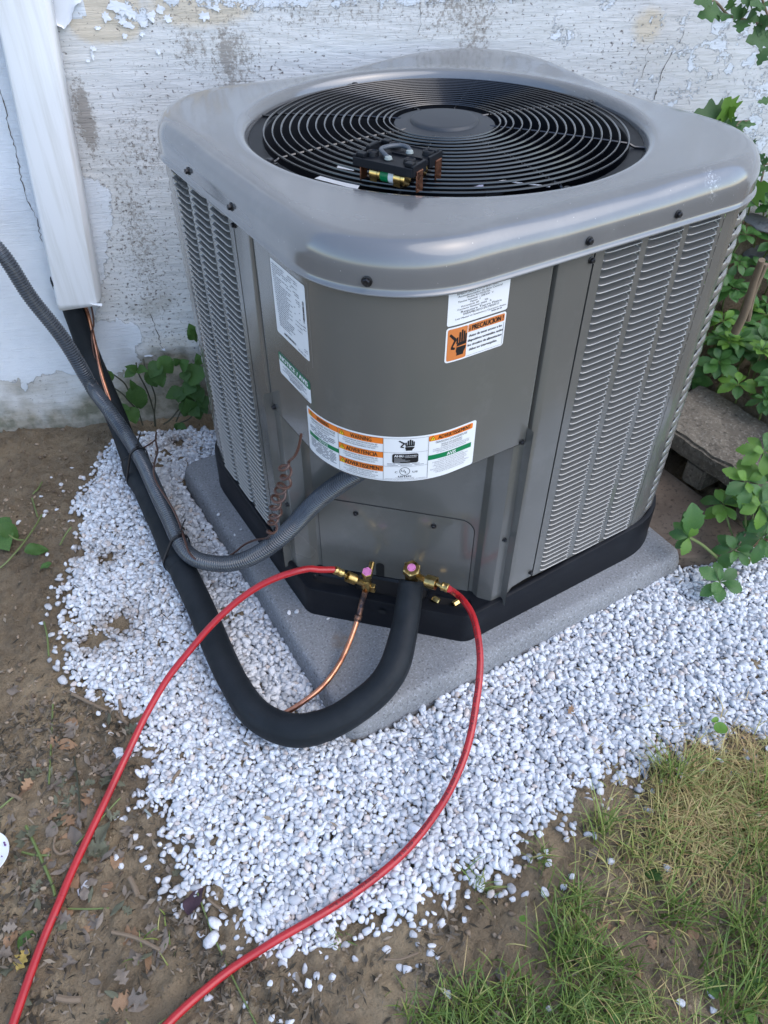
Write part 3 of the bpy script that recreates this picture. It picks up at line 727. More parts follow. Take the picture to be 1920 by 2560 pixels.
# lid: one formed cover
NA = 288; prof = [('c', .3085, .742), ('c', .3085, .757), ('c', .3095, .7665), ('c', .3120, .7735), ('c', .3160, .7790), ('c', .3205, .7816), ('c', .3255, .7826), ('c', .331, .7822)]
prof += [('b', .25), ('b', .5), ('b', .78)]
for i in range(0, 13): prof.append(('q', math.pi / 2 * i / 12, 0))
prof += [('r', -.0092, .733), ('r', -.0095, .7262), ('r', -.0118, .7246), ('r', -.0130, .7228), ('r', -.0118, .7212), ('r', -.0080, .7208), ('r', -.001, .7212)]
V = []; 
for p in prof:
    for k_ in range(NA):
        th = 2 * math.pi * k_ / NA
        if p[0] == 'c': x_, y_, z_ = p[1] * math.cos(th), p[1] * math.sin(th), p[2]
        elif p[0] in 'bq':
            wc_ = float(sstep(.35, .95, abs(math.sin(2 * th)))); bw = float(sstep(.70, .97, math.cos(th - math.pi / 4))); i0 = .030 - .008 * wc_ - .006 * bw; zt_ = .7816 + .0022 * wc_ + .0065 * bw
            if p[0] == 'b':
                a = (.331 * math.cos(th), .331 * math.sin(th)); b = rsq(th, i0); x_ = a[0] + (b[0] - a[0]) * p[1]; y_ = a[1] + (b[1] - a[1]) * p[1]; z_ = .7818 + (zt_ - .7818) * p[1]
            else: (x_, y_), z_ = rsq(th, i0 - (i0 + .009) * math.sin(p[1]) ** .92), zt_ - (zt_ - .744) * (1 - math.cos(p[1])) ** 1.0
        else: (x_, y_), z_ = rsq(th, p[1]), p[2]
        V.append((.38 + x_, .38 + y_, z_))
F = [(i * NA + j, (i + 1) * NA + j, (i + 1) * NA + (j + 1) % NA, i * NA + (j + 1) % NA) for i in range(len(prof) - 1) for j in range(NA)]
k = NT(M['lid']); src = k.b.inputs['Base Color'].links[0].from_socket; dn = k.n('ShaderNodeVectorMath', operation='DISTANCE'); k.l(k.coord((1.6, 1, .8)), dn.inputs[0]); sq = onp(1795, 450, (0, -.009, 0), (0, 1, 0)); dn.inputs[1].default_value = (sq.x * 1.6, sq.y, sq.z * .8)
sc_f = k.mul(k.rng(dn.outputs['Value'], .006, .034, 1, 0, True), k.rng(k.noise(230, 5, .8), .52, .66)); c = k.mix(k.mul(sc_f, .8), src, (.62, .64, .66))
c = k.mix(k.rng(k.voro(75), .035, .05, .8, 0), c, (.45, .45, .44)); c = k.mix(k.rng(k.noise(2.5, 6, .75), .50, .80, 0, .30), c, (.27, .265, .25)); k.color(c); k.rough(k.rng(k.noise(2.5, 6, .75), .40, .80, .16, .34))
me = mesh('lid', V, [f[::-1] for f in F], M['lid'], None, True); lid = link('lid', me, ac)
# wall-plane helpers of the two visible faces: face 0 = along +x at y=0, face 1 = along +y at x=0
def fp(face, a, out, z): return Vector((a, -out, z)) if face == 0 else Vector((-out, a, z))
def fix(mb, face):
    if face == 1: mb.F = [f[::-1] for f in mb.F]
def screw_at(p, nrm, parent, r=.0052, name='screw'):
    r *= .84
    mb = MB(); mb.lathe(p, nrm, [(r * 1.35, 0), (r * 1.35, .0009), (r * 1.05, .0014)], 16); mb.lathe(Vector(p) + Vector(nrm) * .001, nrm, [(r, 0), (r, .0036), (r * .75, .0044), (0, .0040)], 6)
    return mb.build(name, M['screw'], parent)
for a, z_ in ((.333, .740), (.494, .741)):
    screw_at(fp(0, a, .0098, z_), (0, -1, 0), lid); screw_at(fp(1, a, .0098, z_), (-1, 0, 0), lid)
t = math.radians(225 - 2); screw_at((.16 + .1695 * math.cos(t), .16 + .1695 * math.sin(t), .7385), (math.cos(t), math.sin(t), 0), lid, .006)

# inner shells: dark coil behind the louvers, fan orifice plate
mb = MB(); 
inner = rpoly([(.025, .33), (.33, .025), (.735, .025), (.735, .735), (.025, .735)], [.02, .02, .13, .13, .13], 8); n = len(inner); Vi = []
for z_ in (.075, .74): Vi += [(a, b, z_) for a, b in inner]
mb.add(Vi, [(j, (j + 1) % n, n + (j + 1) % n, n + j) for j in range(n)]); mb.build('condenser_coil', M['coil'], ac)
mb = MB(); Vo = []; nr = 64; pr_ = [(.3095, .7655), (.3085, .7645), (.288, .7640), (.2865, .762), (.284, .70), (.284, .55), (.30, .40), (.30, .12), (0, .115)]
for r_, z_ in pr_: Vo += [(.38 + r_ * math.cos(2 * math.pi * k_ / nr), .38 + r_ * math.sin(2 * math.pi * k_ / nr), z_) for k_ in range(nr)]
mb.add(Vo, [(i * nr + j, i * nr + (j + 1) % nr, (i + 1) * nr + (j + 1) % nr, (i + 1) * nr + j) for i in range(len(pr_) - 1) for j in range(nr)])
mb.build('fan_orifice', M['black'], ac, True)
# fan grille
gril = thing('fan_grille', None, None, (.38, .38, ZT)); gril.parent = ac; gril.location = (0, 0, ZT)
def gz(r): return .7705 + .010 * (1 - min(1, r / .30) ** 2)
radii = [.0872, .0962] + [.1078 + .01362 * i for i in range(13)] + [.2850]
for r_ in radii:
    mb = MB(); z_ = gz(r_) + .0022; P_ = [(.38 + r_ * math.cos(t_), .38 + r_ * math.sin(t_), z_) for t_ in [2 * math.pi * i / 120 for i in range(121)]]
    mb.tube(P_, .0016, 6, 0, False); mb.build('grille_ring', M['wire'], gril, True)
for i in range(8):
    t = math.radians(45 * i - 2.0); c_, s_ = math.cos(t), math.sin(t)
    r1 = .302 if i % 2 == 0 else .311
    P_ = [(.38 + r_ * c_, .38 + r_ * s_, gz(r_) - .0012) for r_ in np.linspace(.072, .286, 10)] + [(.38 + r_ * c_, .38 + r_ * s_, z_) for r_, z_ in ((.290, .768), (.295, .7662), (r1, .7662))]
    mb = MB(); mb.tube(P_, .0021, 6); mb.build('grille_spoke', M['wire'], gril, True)
    if i % 2 == 0:
        mb = MB(); q = Vector((.38 + .3005 * c_, .38 + .3005 * s_, .7655)); mb.box(q, (.018, .013, .0025), Matrix.Rotation(t, 3, 'Z'), 0, .0008); mb.build('grille_clip', M['wire'], gril)
        mb = MB(); mb.lathe(q + Vector((0, 0, .001)), (0, 0, 1), [(.0082, 0), (.0082, .0012), (.0062, .0016), (.0060, .005), (.0045, .0064), (0, .006)], 8); mb.build('bolt', M['screw'], gril, True)
mb = MB(); mb.lathe((.378, .378, .778), (0, 0, 1), [(.0795, -.004), (.0805, -.001), (.0790, .0012), (.060, .0030), (.0545, .0036), (.0530, .0070), (.0505, .0086), (.047, .0090), (0, .0096)], 64)
mb.build('motor_cap', M['hub'], gril, True)
mb = MB(); mb.lathe((.38, .38, .70), (0, 0, 1), [(.07, -.12), (.075, -.1), (.075, .05), (.03, .06), (0, .06)], 32); mb.build('fan_motor', M['black'], ac, True)
mb = MB()
for i in range(3):
    t0 = 2 * math.pi * i / 3 + .4; Vb = []
    for j in range(9):
        t = t0 + .95 * j / 8
        for r_ in (.075, .16, .275): Vb.append((.38 + r_ * math.cos(t), .38 + r_ * math.sin(t), .60 + .055 * j / 8))
    mb.add(Vb, grid_faces(9, 3))
mb.build('fan_blade', M['black'], ac, True)
# papers inside, seen through the grille
def quad(name, pts, mt, parent): mb = MB(); mb.add(pts, [(0, 1, 2, 3)]); return mb.build(name, mt, parent)
M['paper'] = mat('bluish_paper_label', (.55, .58, .75), .5)
def ip(u, v, c=.30): return onp(u, v, (c / 2, c / 2, 0), (1, 1, 0))
# column filler panels, gap, corner flanges and the lower service panel
for face in (0, 1):
    mb = MB()
    # column between the dark gap and the louver panel, its lower edge cut to the pan
    zs = [.074, .088, .30, .55, .7215]
    sec = [(.2965, -.020), (.2965, -.004), (.2975, -.0010), (.2995, .0002), (.312, .0006), (.340, .0004), (.3575, .0002)]
    Vp = []
    for a, o_ in sec:
        zb_ = .0665 + .0205 * float(sstep(.297, .318, a))
        for z_ in [zb_] + zs[1:]: Vp.append(fp(face, a, o_, max(z_, zb_)))
    mb.add(Vp, grid_faces(len(sec), 5)); fix(mb, 0 if face else 1); mb.build('corner_post', M['paint'], ac, True)
    mb = MB(); V_ = [fp(face, .283, -.021, .06), fp(face, .300, -.021, .06), fp(face, .300, -.021, .722), fp(face, .283, -.021, .722)]
    mb.add(V_, [(0, 1, 2, 3)]); mb.build('panel_gap', M['void'], ac)
    screw_at(fp(face, .3535, .0006, .706), (0, -1, 0) if face == 0 else (-1, 0, 0), ac, .0045); screw_at(fp(face, .3525, .0006, .100), (0, -1, 0) if face == 0 else (-1, 0, 0), ac, .0040)
# louver panels
LC = [(.377, .4455), (.4585, .5265), (.5385, .6035)]
Z0, NZ = .0905, 54; PIT = (.7215 - Z0) / NZ
def louver_mesh(w, mir=1):
    """one stamped louver: recessed upright back, shelf curling out to a lip; closed round end at -x, abrupt open end at +x"""
    prof_ = [(-.0100, 1.0), (-.0100, .84), (-.0096, .64), (-.0086, .46), (-.0062, .32), (-.0018, .22), (.0026, .14), (.0042, .07), (.0030, .008), (.0002, .0)]
    xs = [0, .0006, .0016, .003, .005, .0075, .011, .016, w * .5, w - .010, w - .006, w - .0042, w - .0035, w - .0020, w - .0008, w]; V = []
    for x in xs:
        eL = min(1, x / .0105); eL = math.sqrt(max(0, 1 - (1 - eL) ** 2)); eR = min(1, max(0, (w - x) / .0022)); e = min(eL, eR)
        hook = math.exp(-((x - (w - .006)) / .004) ** 2)
        for o_, f in prof_:
            top = 1 if f > .3 else 0
            z = f if e >= 1 else (f * e + (1 - e) * (f * .75))
            if f < .25: z += .10 * hook * (1 - f / .25)
            V.append((mir * (x - w / 2), -(o_ * e + .0002), PIT * z))
    F = grid_faces(len(xs), len(prof_))
    if mir < 0: F = [f[::-1] for f in F]
    return mesh('louver', V, F, M['louver'], None, True)
def panel_sheet(face):
    mb = MB(); lo, hi = .3605, .6125
    def rect(a, b, z0, z1): mb.add([fp(face, a, .0004, z0), fp(face, b, .0004, z0), fp(face, b, .0004, z1), fp(face, a, .0004, z1)], [(0, 1, 2, 3)])
    cuts = [lo] + [x for c_ in LC for x in c_] + [hi]
    for a, b in zip(cuts[0::2], cuts[1::2]): rect(a, b, ZB - .003, .7225)
    for a, b in LC: rect(a, b, ZB - .003, Z0)
    for a in (lo, hi): 
        mb.add([fp(face, a, .0004, ZB - .003), fp(face, a, -.012, ZB - .003), fp(face, a, -.012, .7225), fp(face, a, .0004, .7225)], [(0, 1, 2, 3)])
    fix(mb, face); return mb.build('louver_panel', M['paint'], ac)
left_lv = []
for face in (0, 1):
    lp = panel_sheet(face); mes = [louver_mesh(b - a, 1 if face == 0 else -1) for a, b in LC]
    stuffV = MB()
    for ci, (a, b) in enumerate(LC):
        for r_ in range(NZ):
            z_ = Z0 + r_ * PIT; pos = fp(face, (a + b) / 2, .0004, z_)
            if face == 1 and (ci == 2 or (ci == 1 and r_ < 24)):
                R_ = Matrix.Rotation(-math.pi / 2, 3, 'Z'); stuffV.add([pos + R_ @ v.co for v in mes[ci].vertices], [tuple(p.vertices) for p in mes[ci].polygons]); continue
            o = bpy.data.objects.new('louver', mes[ci]); COL.objects.link(o); o.parent = lp; o.location = pos
            if face == 1: o.rotation_euler = (0, 0, -math.pi / 2)
    if face == 1:
        o = stuffV.build('louver', M['louver'], lp, True); o['kind'] = 'stuff'
# rear panels (plain, seen only from elsewhere) and the rounded corner posts with wrapped slots
mb = MB()
for q in ([(.76, .15), (.76, .61)], [(.61, .76), (.15, .76)]):
    (a, b), (c_, d) = q; mb.add([(a, b, ZB - .003), (c_, d, ZB - .003), (c_, d, .7225), (a, b, .7225)], [(0, 1, 2, 3)])
mb.build('rear_panel', M['paint'], ac)
def corner(cx_, cy_, a0, name='corner_guard', start=.6145, face=0):
    """quarter corner centred cx_,cy_ starting at angle a0 (deg) going 90 deg; slots wrap round it"""
    cg = thing(name, None, None); cg.parent = ac; cg.location = -ac.location
    rc = .15
    def pt(u, out, z):
        if face == 0 and u < 0: return Vector((.61 + u, -out, z))     # flat lead-in
        if face == 1 and u < 0: return Vector((-out, .61 + u, z))
        t = math.radians(a0) + (u / rc if face != 1 else -u / rc)
        return Vector((cx_ + (rc + out) * math.cos(t), cy_ + (rc + out) * math.sin(t), z))
    L = rc * math.pi / 2
    def strip(u0, u1, z0, z1, mbx, n_=6):
        V = [];
        for i in range(n_ + 1):
            u = u0 + (u1 - u0) * i / n_; V += [pt(u, .0004, z0), pt(u, .0004, z1)]
        mbx.add(V, grid_faces(n_ + 1, 2))
    mb = MB(); s0 = .0035 if face in (0, 1) else 0; A0, A1 = .045, L - .02
    strip(s0, A0, ZB - .003, .7225, mb, 8); strip(A1, L, ZB - .003, .7225, mb, 4); strip(A0, A1, ZB - .003, .098, mb, 16); strip(A0, A1, .712, .7225, mb, 16)
    mb.build('corner_post', M['paint'], cg, True)
    pitch = .0234; nb = int((.712 - .098) / pitch); nu = 22; V0 = None
    for b_ in range(nb + 1):
        z0 = .098 + b_ * pitch; mbb = MB(); V = []; pf = [(-1.2, .12), (-.2, .0), (.9, .10), (1.35, .36), (1.25, .68), (.6, .90), (-.4, .96)]
        for i in range(nu + 1):
            u = A0 + (A1 - A0) * i / nu; e = min(1, min(u - A0, A1 - u) / .030); e = max(0, e) ** .5
            for o_, f in pf:
                f2 = f * 1.0; lo = z0 - .0035; V.append(pt(u, .0004 + (o_ * .0034) * e, z0 + (f2 - .2) * .0165))
        mbb.add(V, grid_faces(nu + 1, len(pf)))
        if a0 == 270 or face == 1: mbb.build('corner_bar', M['louver'], cg, True)
        else:
            if V0 is None: V0 = MB()
            V0.add(V, grid_faces(nu + 1, len(pf)))
    if V0 is not None: o = V0.build('corner_bar', M['louver'], cg, True); o['kind'] = 'stuff'
    # end pieces between the bars at both ends are the posts themselves; bright coil edge glimpsed behind
    mb = MB()
    for u in (.062, .075):
        V = [pt(u, -.012, .10), pt(u + .0022, -.012, .10), pt(u + .0022, -.012, .72), pt(u, -.012, .72)]; mb.add(V, [(0, 1, 2, 3)])
    mb.build('coil_edge', M['coiledge'], cg)
M['coiledge'] = mat('bare_aluminium_edge', (.62, .66, .70), .4, .3)
corner(.61, .15, 270, face=0); corner(.15, .61, 180, face=1); corner(.61, .61, 0, face=2)
# lower service panel: formed sheet following the cut corner
plan = [(.2855, -.016), (.2860, -.004), (.2850, -.0006), (.2820, .0002), (.2690, .0006), (.2660, .0016), (.2520, .0200), (.2500, .0240), (.2500, .0395), (.2480, .0425)]
plan += [(.2480 - .205 * t, .0425 + .2055 * t) for t in np.linspace(0, 1, 9)[1:-1]] + [(b, a) for a, b in plan[::-1]]
zs = [.060, .07, .2, .4, .46]
V = [];
for a, b in plan:
    for z_ in zs: V.append((a, b, z_))
F = grid_faces(len(plan), len(zs)); me = mesh('service_panel', V, F, M['paint'], None, True)
me.polygons.foreach_set('use_smooth', np.ones(len(me.polygons), bool)); 
try: me.set_sharp_from_angle(angle=math.radians(20))
except Exception: pass
sp = link('service_panel', me, ac)
D1 = Vector((1, -1, 0)).normalized(); DN = Vector((-1, -1, 0)).normalized()
def ch(w, z, out=0.0, c=.2905): return Vector((c / 2, c / 2, 0)) + D1 * w + DN * out + Vector((0, 0, z))
# access cover with its dark outline
def rr2(w0, w1, z0, z1, r, seg=8): return rpoly([(w0, z0), (w1, z0), (w1, z1), (w0, z1)], [.001, .001, r, r], seg)
mb = MB(); o1 = rr2(-.1425, .1425, .0615, .2465, .027); o2 = rr2(-.1412, .1412, .0615, .2452, .026); n = len(o1)
mb.add([ch(w, z, .0004) for w, z in o1], [tuple(range(n))]); mb.build('access_cover_gap', M['void'], sp)
mb = MB(); mb.add([ch(w, z, .0016) for w, z in o2] + [ch(w, z, .0002) for w, z in o2], [tuple(range(n))] + [(i, i + n, (i + 1) % n + n, (i + 1) % n) for i in range(n)])
acv = mb.build('access_cover', M['paint'], ac)
for w in (-.071, .070): screw_at(ch(w, .2225, .0016), DN, acv, .0044)
screw_at((.2745, .0004, .226), (0, -1, 0), sp, .0038); screw_at((.0004, .2745, .226), (-1, 0, 0), sp, .0038)
# oblong hole and stub where the liquid line enters
mb = MB(); hh = rpoly([(-.0265 - .008, .062), (-.0265 + .008, .062), (-.0265 + .008, .104), (-.0265 - .008, .104)], .0078, 6)
mb.add([ch(w, z, .0021) for w, z in hh], [tuple(range(len(hh)))]); mb.build('pipe_hole', M['void'], sp)
hh = rpoly([(.037, .062), (.045, .062), (.045, .079), (.037, .079)], .0038, 6); mb = MB(); mb.add([ch(w - .0, z, .0021) for w, z in hh], [tuple(range(len(hh)))]); mb.build('drain_slot', M['void'], sp)

# control box cover: rounded sheet over the cut corner
CR, CA = .15, .286; CL1, CLA = CA - CR, math.pi / 2 * CR; CLEN = 2 * CL1 + CLA
def surf(s, z, off=0.0):
    off += .0022
    if s < CL1: return Vector((-off, CA - s, z))
    if s < CL1 + CLA:
        t = (s - CL1) / CR; return Vector((CR - (CR + off) * math.cos(t), CR - (CR + off) * math.sin(t), z))
    return Vector((CR + (s - CL1 - CLA), -off, z))
ss = [0, .0006, .003] + list(np.linspace(.006, CL1, 4)) + list(CL1 + np.linspace(0, 1, 41)[1:-1] * CLA) + list(np.linspace(CL1 + CLA, CLEN - .006, 4)) + [CLEN - .003, CLEN - .0006, CLEN]
zz = [.4312, .4318, .4345, .50, .60, .70, .7225]
V = []
for i, s_ in enumerate(ss):
    for j, z_ in enumerate(zz):
        inn = (-.016 if i in (0, len(ss) - 1) else 0); inz = (-.014 if j == 0 else 0)
        V.append(surf(s_, z_, inn + inz))
F = grid_faces(len(ss), len(zz)); cc = link('control_cover', mesh('control_cover', V, F, M['paint'], None, True), ac)
mb = MB(); top = [surf(s_, .4314, -.013) for s_ in ss]; ctr_ = [Vector((.2, .2, .4314))]; mb.add(top + ctr_, [(i, i + 1, len(top)) for i in range(len(top) - 1)]); mb.build('cover_underside', M['void'], cc)
for s_ in (.0095, CLEN - .0095): screw_at(surf(s_, .4372, 0), (-1, 0, 0) if s_ < .1 else (0, -1, 0), cc, .0042)

# base pan
mb = MB(); BO = .0095
def basepath(off=0.0):
    o_ = BO + off; pts = []
    c_ = .207
    P0 = [(-o_, c_), (c_, -o_), (.76 + o_, -o_), (.76 + o_, .76 + o_), (-o_, .76 + o_)]
    return rpoly(P0, [.032, .032, .15, .15, .15], 10)
bp = basepath(); n = len(bp)
def btop(x, y):
    m_ = max(x, y) if min(x, y) < .05 else 1
    d = min(abs(x - 0), abs(y - 0)) ; a = x if y < x else y
    return .0685 + .0185 * float(sstep(.288, .318, a)) if min(x, y) < .02 else (.0685 if x + y < .32 else .087)
def bbot(x, y):
    a = x if y < x else y
    if x + y < .30: return .0
    return .0 if (a < .27 or a > .60 or min(x, y) > .05) else .0065
rows = [(0.0018, 0), (.0006, .06), (0, .5), (-.0004, .93), (-.0018, .985), (-.005, 1.0), (-.0105, 1.0), (-.0115, .97)]
V = []
for d, f in rows:
    r_ = offset_ring(bp, d)
    for (x, y), (x0, y0) in zip(r_, bp): V.append((x, y, bbot(x0, y0) + (btop(x0, y0) - bbot(x0, y0)) * f))
F = [(i * n + j, i * n + (j + 1) % n, (i + 1) * n + (j + 1) % n, (i + 1) * n + j) for i in range(len(rows) - 1) for j in range(n)]
mb.add(V, F); base = mb.build('base_pan', M['black'], ac, True)
mb = MB(); r_ = offset_ring(bp, -.012); mb.add([(x, y, .0855 if x + y > .34 else .060) for x, y in r_], [tuple(range(n))]); mb.build('pan_floor', M['void'], base)
# deck in front of the service panel with two oblong troughs
NU, NV = 96, 26; V = []
def trough(w, c, w0, w1, c0, r, dep):
    wx = min(max(w, w0), w1); d = math.hypot(w - wx, (c - c0) / math.sqrt(2)); return -dep * (1 - float(sstep(r * .72, r, d)))
for i in range(NU):
    for j in range(NV):
        v = j / (NV - 1); c_ = .203 + (.310 - .203) * v; wmax = c_ / math.sqrt(2) + .004 + .0; w = -wmax + 2 * wmax * i / (NU - 1)
        dz = trough(w, c_, -.138, -.088, .245, .0105, .014) + trough(w, c_, .086, .140, .245, .0115, .014) + trough(w, c_, -.052, .052, .255, .020, .010)
        rim = .0012 * math.exp(-((c_ - .229) / .004) ** 2)
        V.append(Vector((c_ / 2, c_ / 2, .0684)) + D1 * w + Vector((0, 0, dz)))
mb = MB(); mb.add(V, [f for f in grid_faces(NU, NV)]); mb.build('pan_deck', M['black'], base, True)
mb = MB(); mb.add([Vector((.1035 - .0, .1035, 0)) + D1 * w + DN * .0095 + Vector((0, 0, z)) for w, z in rpoly([(-.014, .040), (.0, .040), (.0, .051), (-.014, .051)], .005, 5)], [tuple(range(24))]); mb.build('knockout', M['void'], base)

# ------------------------------------------------------------------ service valves
def hexp(r, h, ax_, c_, mb, m=0, rot=0): mb.lathe(c_, ax_, [(0, 0), (r * .9, 0), (r, .0012), (r, h - .002), (r * .82, h), (0, h + .0004)], 6, m)
def knurl(c_, ax_, r, h, mb, m=0):
    ax_ = Vector(ax_).normalized(); u = ax_.orthogonal().normalized(); w = ax_.cross(u); ns_, nh = 48, 7; V = []
    prof_ = [(.7, 0)] + [(1, i / (nh - 1)) for i in range(nh)] + [(.7, 1)]
    for i, (f, hh_) in enumerate(prof_):
        for k_ in range(ns_):
            a = 2 * math.pi * k_ / ns_; rr_ = r * f * (1 + (.045 if (k_ + i) % 2 else -.02) * (f == 1)); V.append(Vector(c_) + ax_ * (h * hh_) + (u * math.cos(a) + w * math.sin(a)) * rr_)
    n_ = len(prof_); F = [(i * ns_ + k_, i * ns_ + (k_ + 1) % ns_, (i + 1) * ns_ + (k_ + 1) % ns_, (i + 1) * ns_ + k_) for i in range(n_ - 1) for k_ in range(ns_)]
    mb.add(V, F, m)
UPV = Vector((-.20, -.24, .95)).normalized()
def cpl(u, v, c): return onp(u, v, (c / 2, c / 2, 0), (1, 1, 0))
# suction (large) valve
sv = thing('suction_valve', None, None, (0, 0, 0)); sv.parent = ac; sv.location = -ac.location
sc = cpl(1029, 1424, .205); mb = MB(); hexp(.0160, .0170, UPV, sc - UPV * .009, mb); mb.lathe(sc + UPV * .0078, UPV, [(.0138, -.0012), (.0125, .0006), (0, .0006)], 32); mb.build('valve_cap', M['brass'], sv)
mb = MB(); mb.lathe(sc + UPV * .0084, UPV, [(.0072, 0), (.0074, .0004), (0, .0005)], 24); mb.build('cap_label', M['pink'], sv)
mb = MB(); mb.lathe(sc - UPV * .045, UPV, [(.012, 0), (.0125, .03), (.0105, .037)], 16); mb.tube([sc - UPV * .06, sc - UPV * .06 - DN * .03], .010, 12); mb.build('valve_body', M['brass'], sv, True)
e0 = cpl(1048, 1438, .19); e1 = cpl(1064, 1452, .18); n0 = cpl(1062, 1450, .18); n1 = cpl(1090, 1462, .17); h0 = cpl(1104, 1465, .165); h1 = cpl(1124, 1474, .16)
# liquid (small) valve
lv = thing('liquid_valve', None, None, (0, 0, 0)); lv.parent = ac; lv.location = -ac.location
lc = cpl(918, 1432, .205); mb = MB(); hexp(.0102, .017, UPV, lc - UPV * .012, mb); mb.build('valve_cap', M['brass'], lv)
mb = MB(); mb.lathe(lc + UPV * .0052, UPV, [(.0090, 0), (.0090, .0004), (0, .0005)], 6); mb.build('cap_label', M['pink'], lv)
lb = cpl(916, 1462, .21); mb = MB(); mb.lathe(lb - Vector((0, 0, .012)), (0, 0, 1), [(.0085, 0), (.0095, .004), (.0095, .02), (.007, .026)], 14); mb.tube([lb, lb - DN * .045 + Vector((0, 0, .012))], .0055, 10)
mb.tube([lb, cpl(893, 1452, .195)], .0058, 10); mb.build('valve_body', M['brass'], lv, True)
mb = MB(); mb.box(lb + D1 * .012 - Vector((0, 0, .006)), (.010, .010, .016), Matrix.Rotation(.78, 3, 'Z'), 0, .002); mb.build('valve_bracket', M['brass'], lv)
# marks printed on the pink caps
def text_geo(body, size=1.0):
    cu = bpy.data.curves.new('t', 'FONT'); cu.body = body; cu.size = size; cu.resolution_u = 2; cu.align_x = 'LEFT'
    o = bpy.data.objects.new('t', cu); COL.objects.link(o); dg = bpy.context.evaluated_depsgraph_get(); me = o.evaluated_get(dg).to_mesh()
    V = [v.co.copy() for v in me.vertices]; F = [tuple(p.vertices) for p in me.polygons]; o.evaluated_get(dg).to_mesh_clear(); bpy.data.objects.remove(o); bpy.data.curves.remove(cu); return V, F
_tc = {}
def text_norm(body):
    if body not in _tc:
        V, F = text_geo(body); xs = [v.x for v in V]; x0, x1 = min(xs), max(xs)
        caps = text_geo('H')[0]; H = max(v.y for v in caps)
        _tc[body] = ([((v.x - x0) / (x1 - x0), v.y / H) for v in V], F, (x1 - x0) / H)
    return _tc[body]
def ring_text(c_, ax_, r, words, parent):
    ax_ = Vector(ax_).normalized(); u = ax_.orthogonal().normalized(); w = ax_.cross(u); mb = MB()
    for a0, word in words:
        T, F, asp = text_norm(word); h = r * .22; L = h * asp
        V = []
        for x, y in T:
            a = math.radians(a0) - (x - .5) * L / r; rr_ = r + (y - .5) * h; V.append(c_ + ax_ * .0009 + (u * math.cos(a) + w * math.sin(a)) * rr_)
        mb.add(V, F)
    mb.build('cap_print', M['ink'], parent)
ring_text(sc + UPV * .0084, UPV, .0054, [(0, 'R-410A'), (120, 'R-410A'), (240, 'R-410A')], sv); ring_text(lc + UPV * .0052, UPV, .0058, [(30, 'R-410A'), (150, 'R-410A'), (270, 'R-410A')], lv)
# ================================================================== STICKERS on the control cover
class Sticker:
    def __init__(s, name, s0, s1, z0, z1, r=.003, warp=None):
        s.name = name; s.s0, s.s1, s.z0, s.z1 = s0, s1, z0, z1; s.mb = MB(); s.mats = []; s.rect(0, 1, 0, 1, M['white'], 0, r)
    def mi(s, m):
        if m not in s.mats: s.mats.append(m)
        return s.mats.index(m)
    def P(s, x, y, lay): return surf(s.s0 + (s.s1 - s.s0) * x, s.z0 + (s.z1 - s.z0) * y, .00035 + .00022 * lay)
    def rect(s, x0, x1, y0, y1, m, lay=1, r=0.0):
        W_, H_ = s.s1 - s.s0, s.z1 - s.z0; k_ = max(2, int((x1 - x0) * W_ / .005)); V = []
        for i in range(k_ + 1):
            t = i / k_; x = x0 + (x1 - x0) * t; d = 0
            if r > 0: 
                e = min(x - x0, x1 - x) * W_
                if e < r: d = (r - math.sqrt(max(0, r * r - (r - e) ** 2))) / H_
            V += [s.P(x, y0 + d, lay), s.P(x, y1 - d, lay)]
        if r > 0:   # finer ends
            V = []
            xs = sorted(set([x0 + r / W_ * (1 - math.cos(a)) for a in np.linspace(0, math.pi / 2, 5)] + list(np.linspace(x0 + r / W_, x1 - r / W_, k_)) + [x1 - r / W_ * (1 - math.cos(a)) for a in np.linspace(0, math.pi / 2, 5)]))
            for x in xs:
                e = min(x - x0, x1 - x) * W_; d = (r - math.sqrt(max(0, r * r - (r - e) ** 2))) / H_ if e < r else 0
                V += [s.P(x, y0 + d, lay), s.P(x, y1 - d, lay)]
            k_ = len(xs) - 1
        s.mb.add(V, [(2 * i, 2 * i + 2, 2 * i + 3, 2 * i + 1) for i in range(k_)], s.mi(m))
    def poly(s, pts, m, lay=2): s.mb.add([s.P(x, y, lay) for x, y in pts], [tuple(range(len(pts)))], s.mi(m))
    def text(s, t, x0, x1, y0, y1, m, lay=2, bold=0):
        T, F, _ = text_norm(t)
        for b in ((0,) if not bold else (-bold, 0, bold)):
            s.mb.add([s.P(x0 + (x1 - x0) * (x + b), y0 + (y1 - y0) * y, lay + (.05 * (b > 0) - .05 * (b < 0))) for x, y in T], F, s.mi(m))
    def smudge(s, x0, x1, y, h, m, seed=0, gap=.12):
        """a line of print too small to read: short broken dashes"""
        r_ = random.Random(seed); x = x0
        while x < x1 - .01:
            L = r_.uniform(.02, .09); e = min(x + L, x1); s.rect(x, e, y, y + h, m, 2); x = e + .012
    def done(s, label=None):
        o = s.mb.build(s.name, s.mats, ac)
        if label: o['label'] = label
        return o
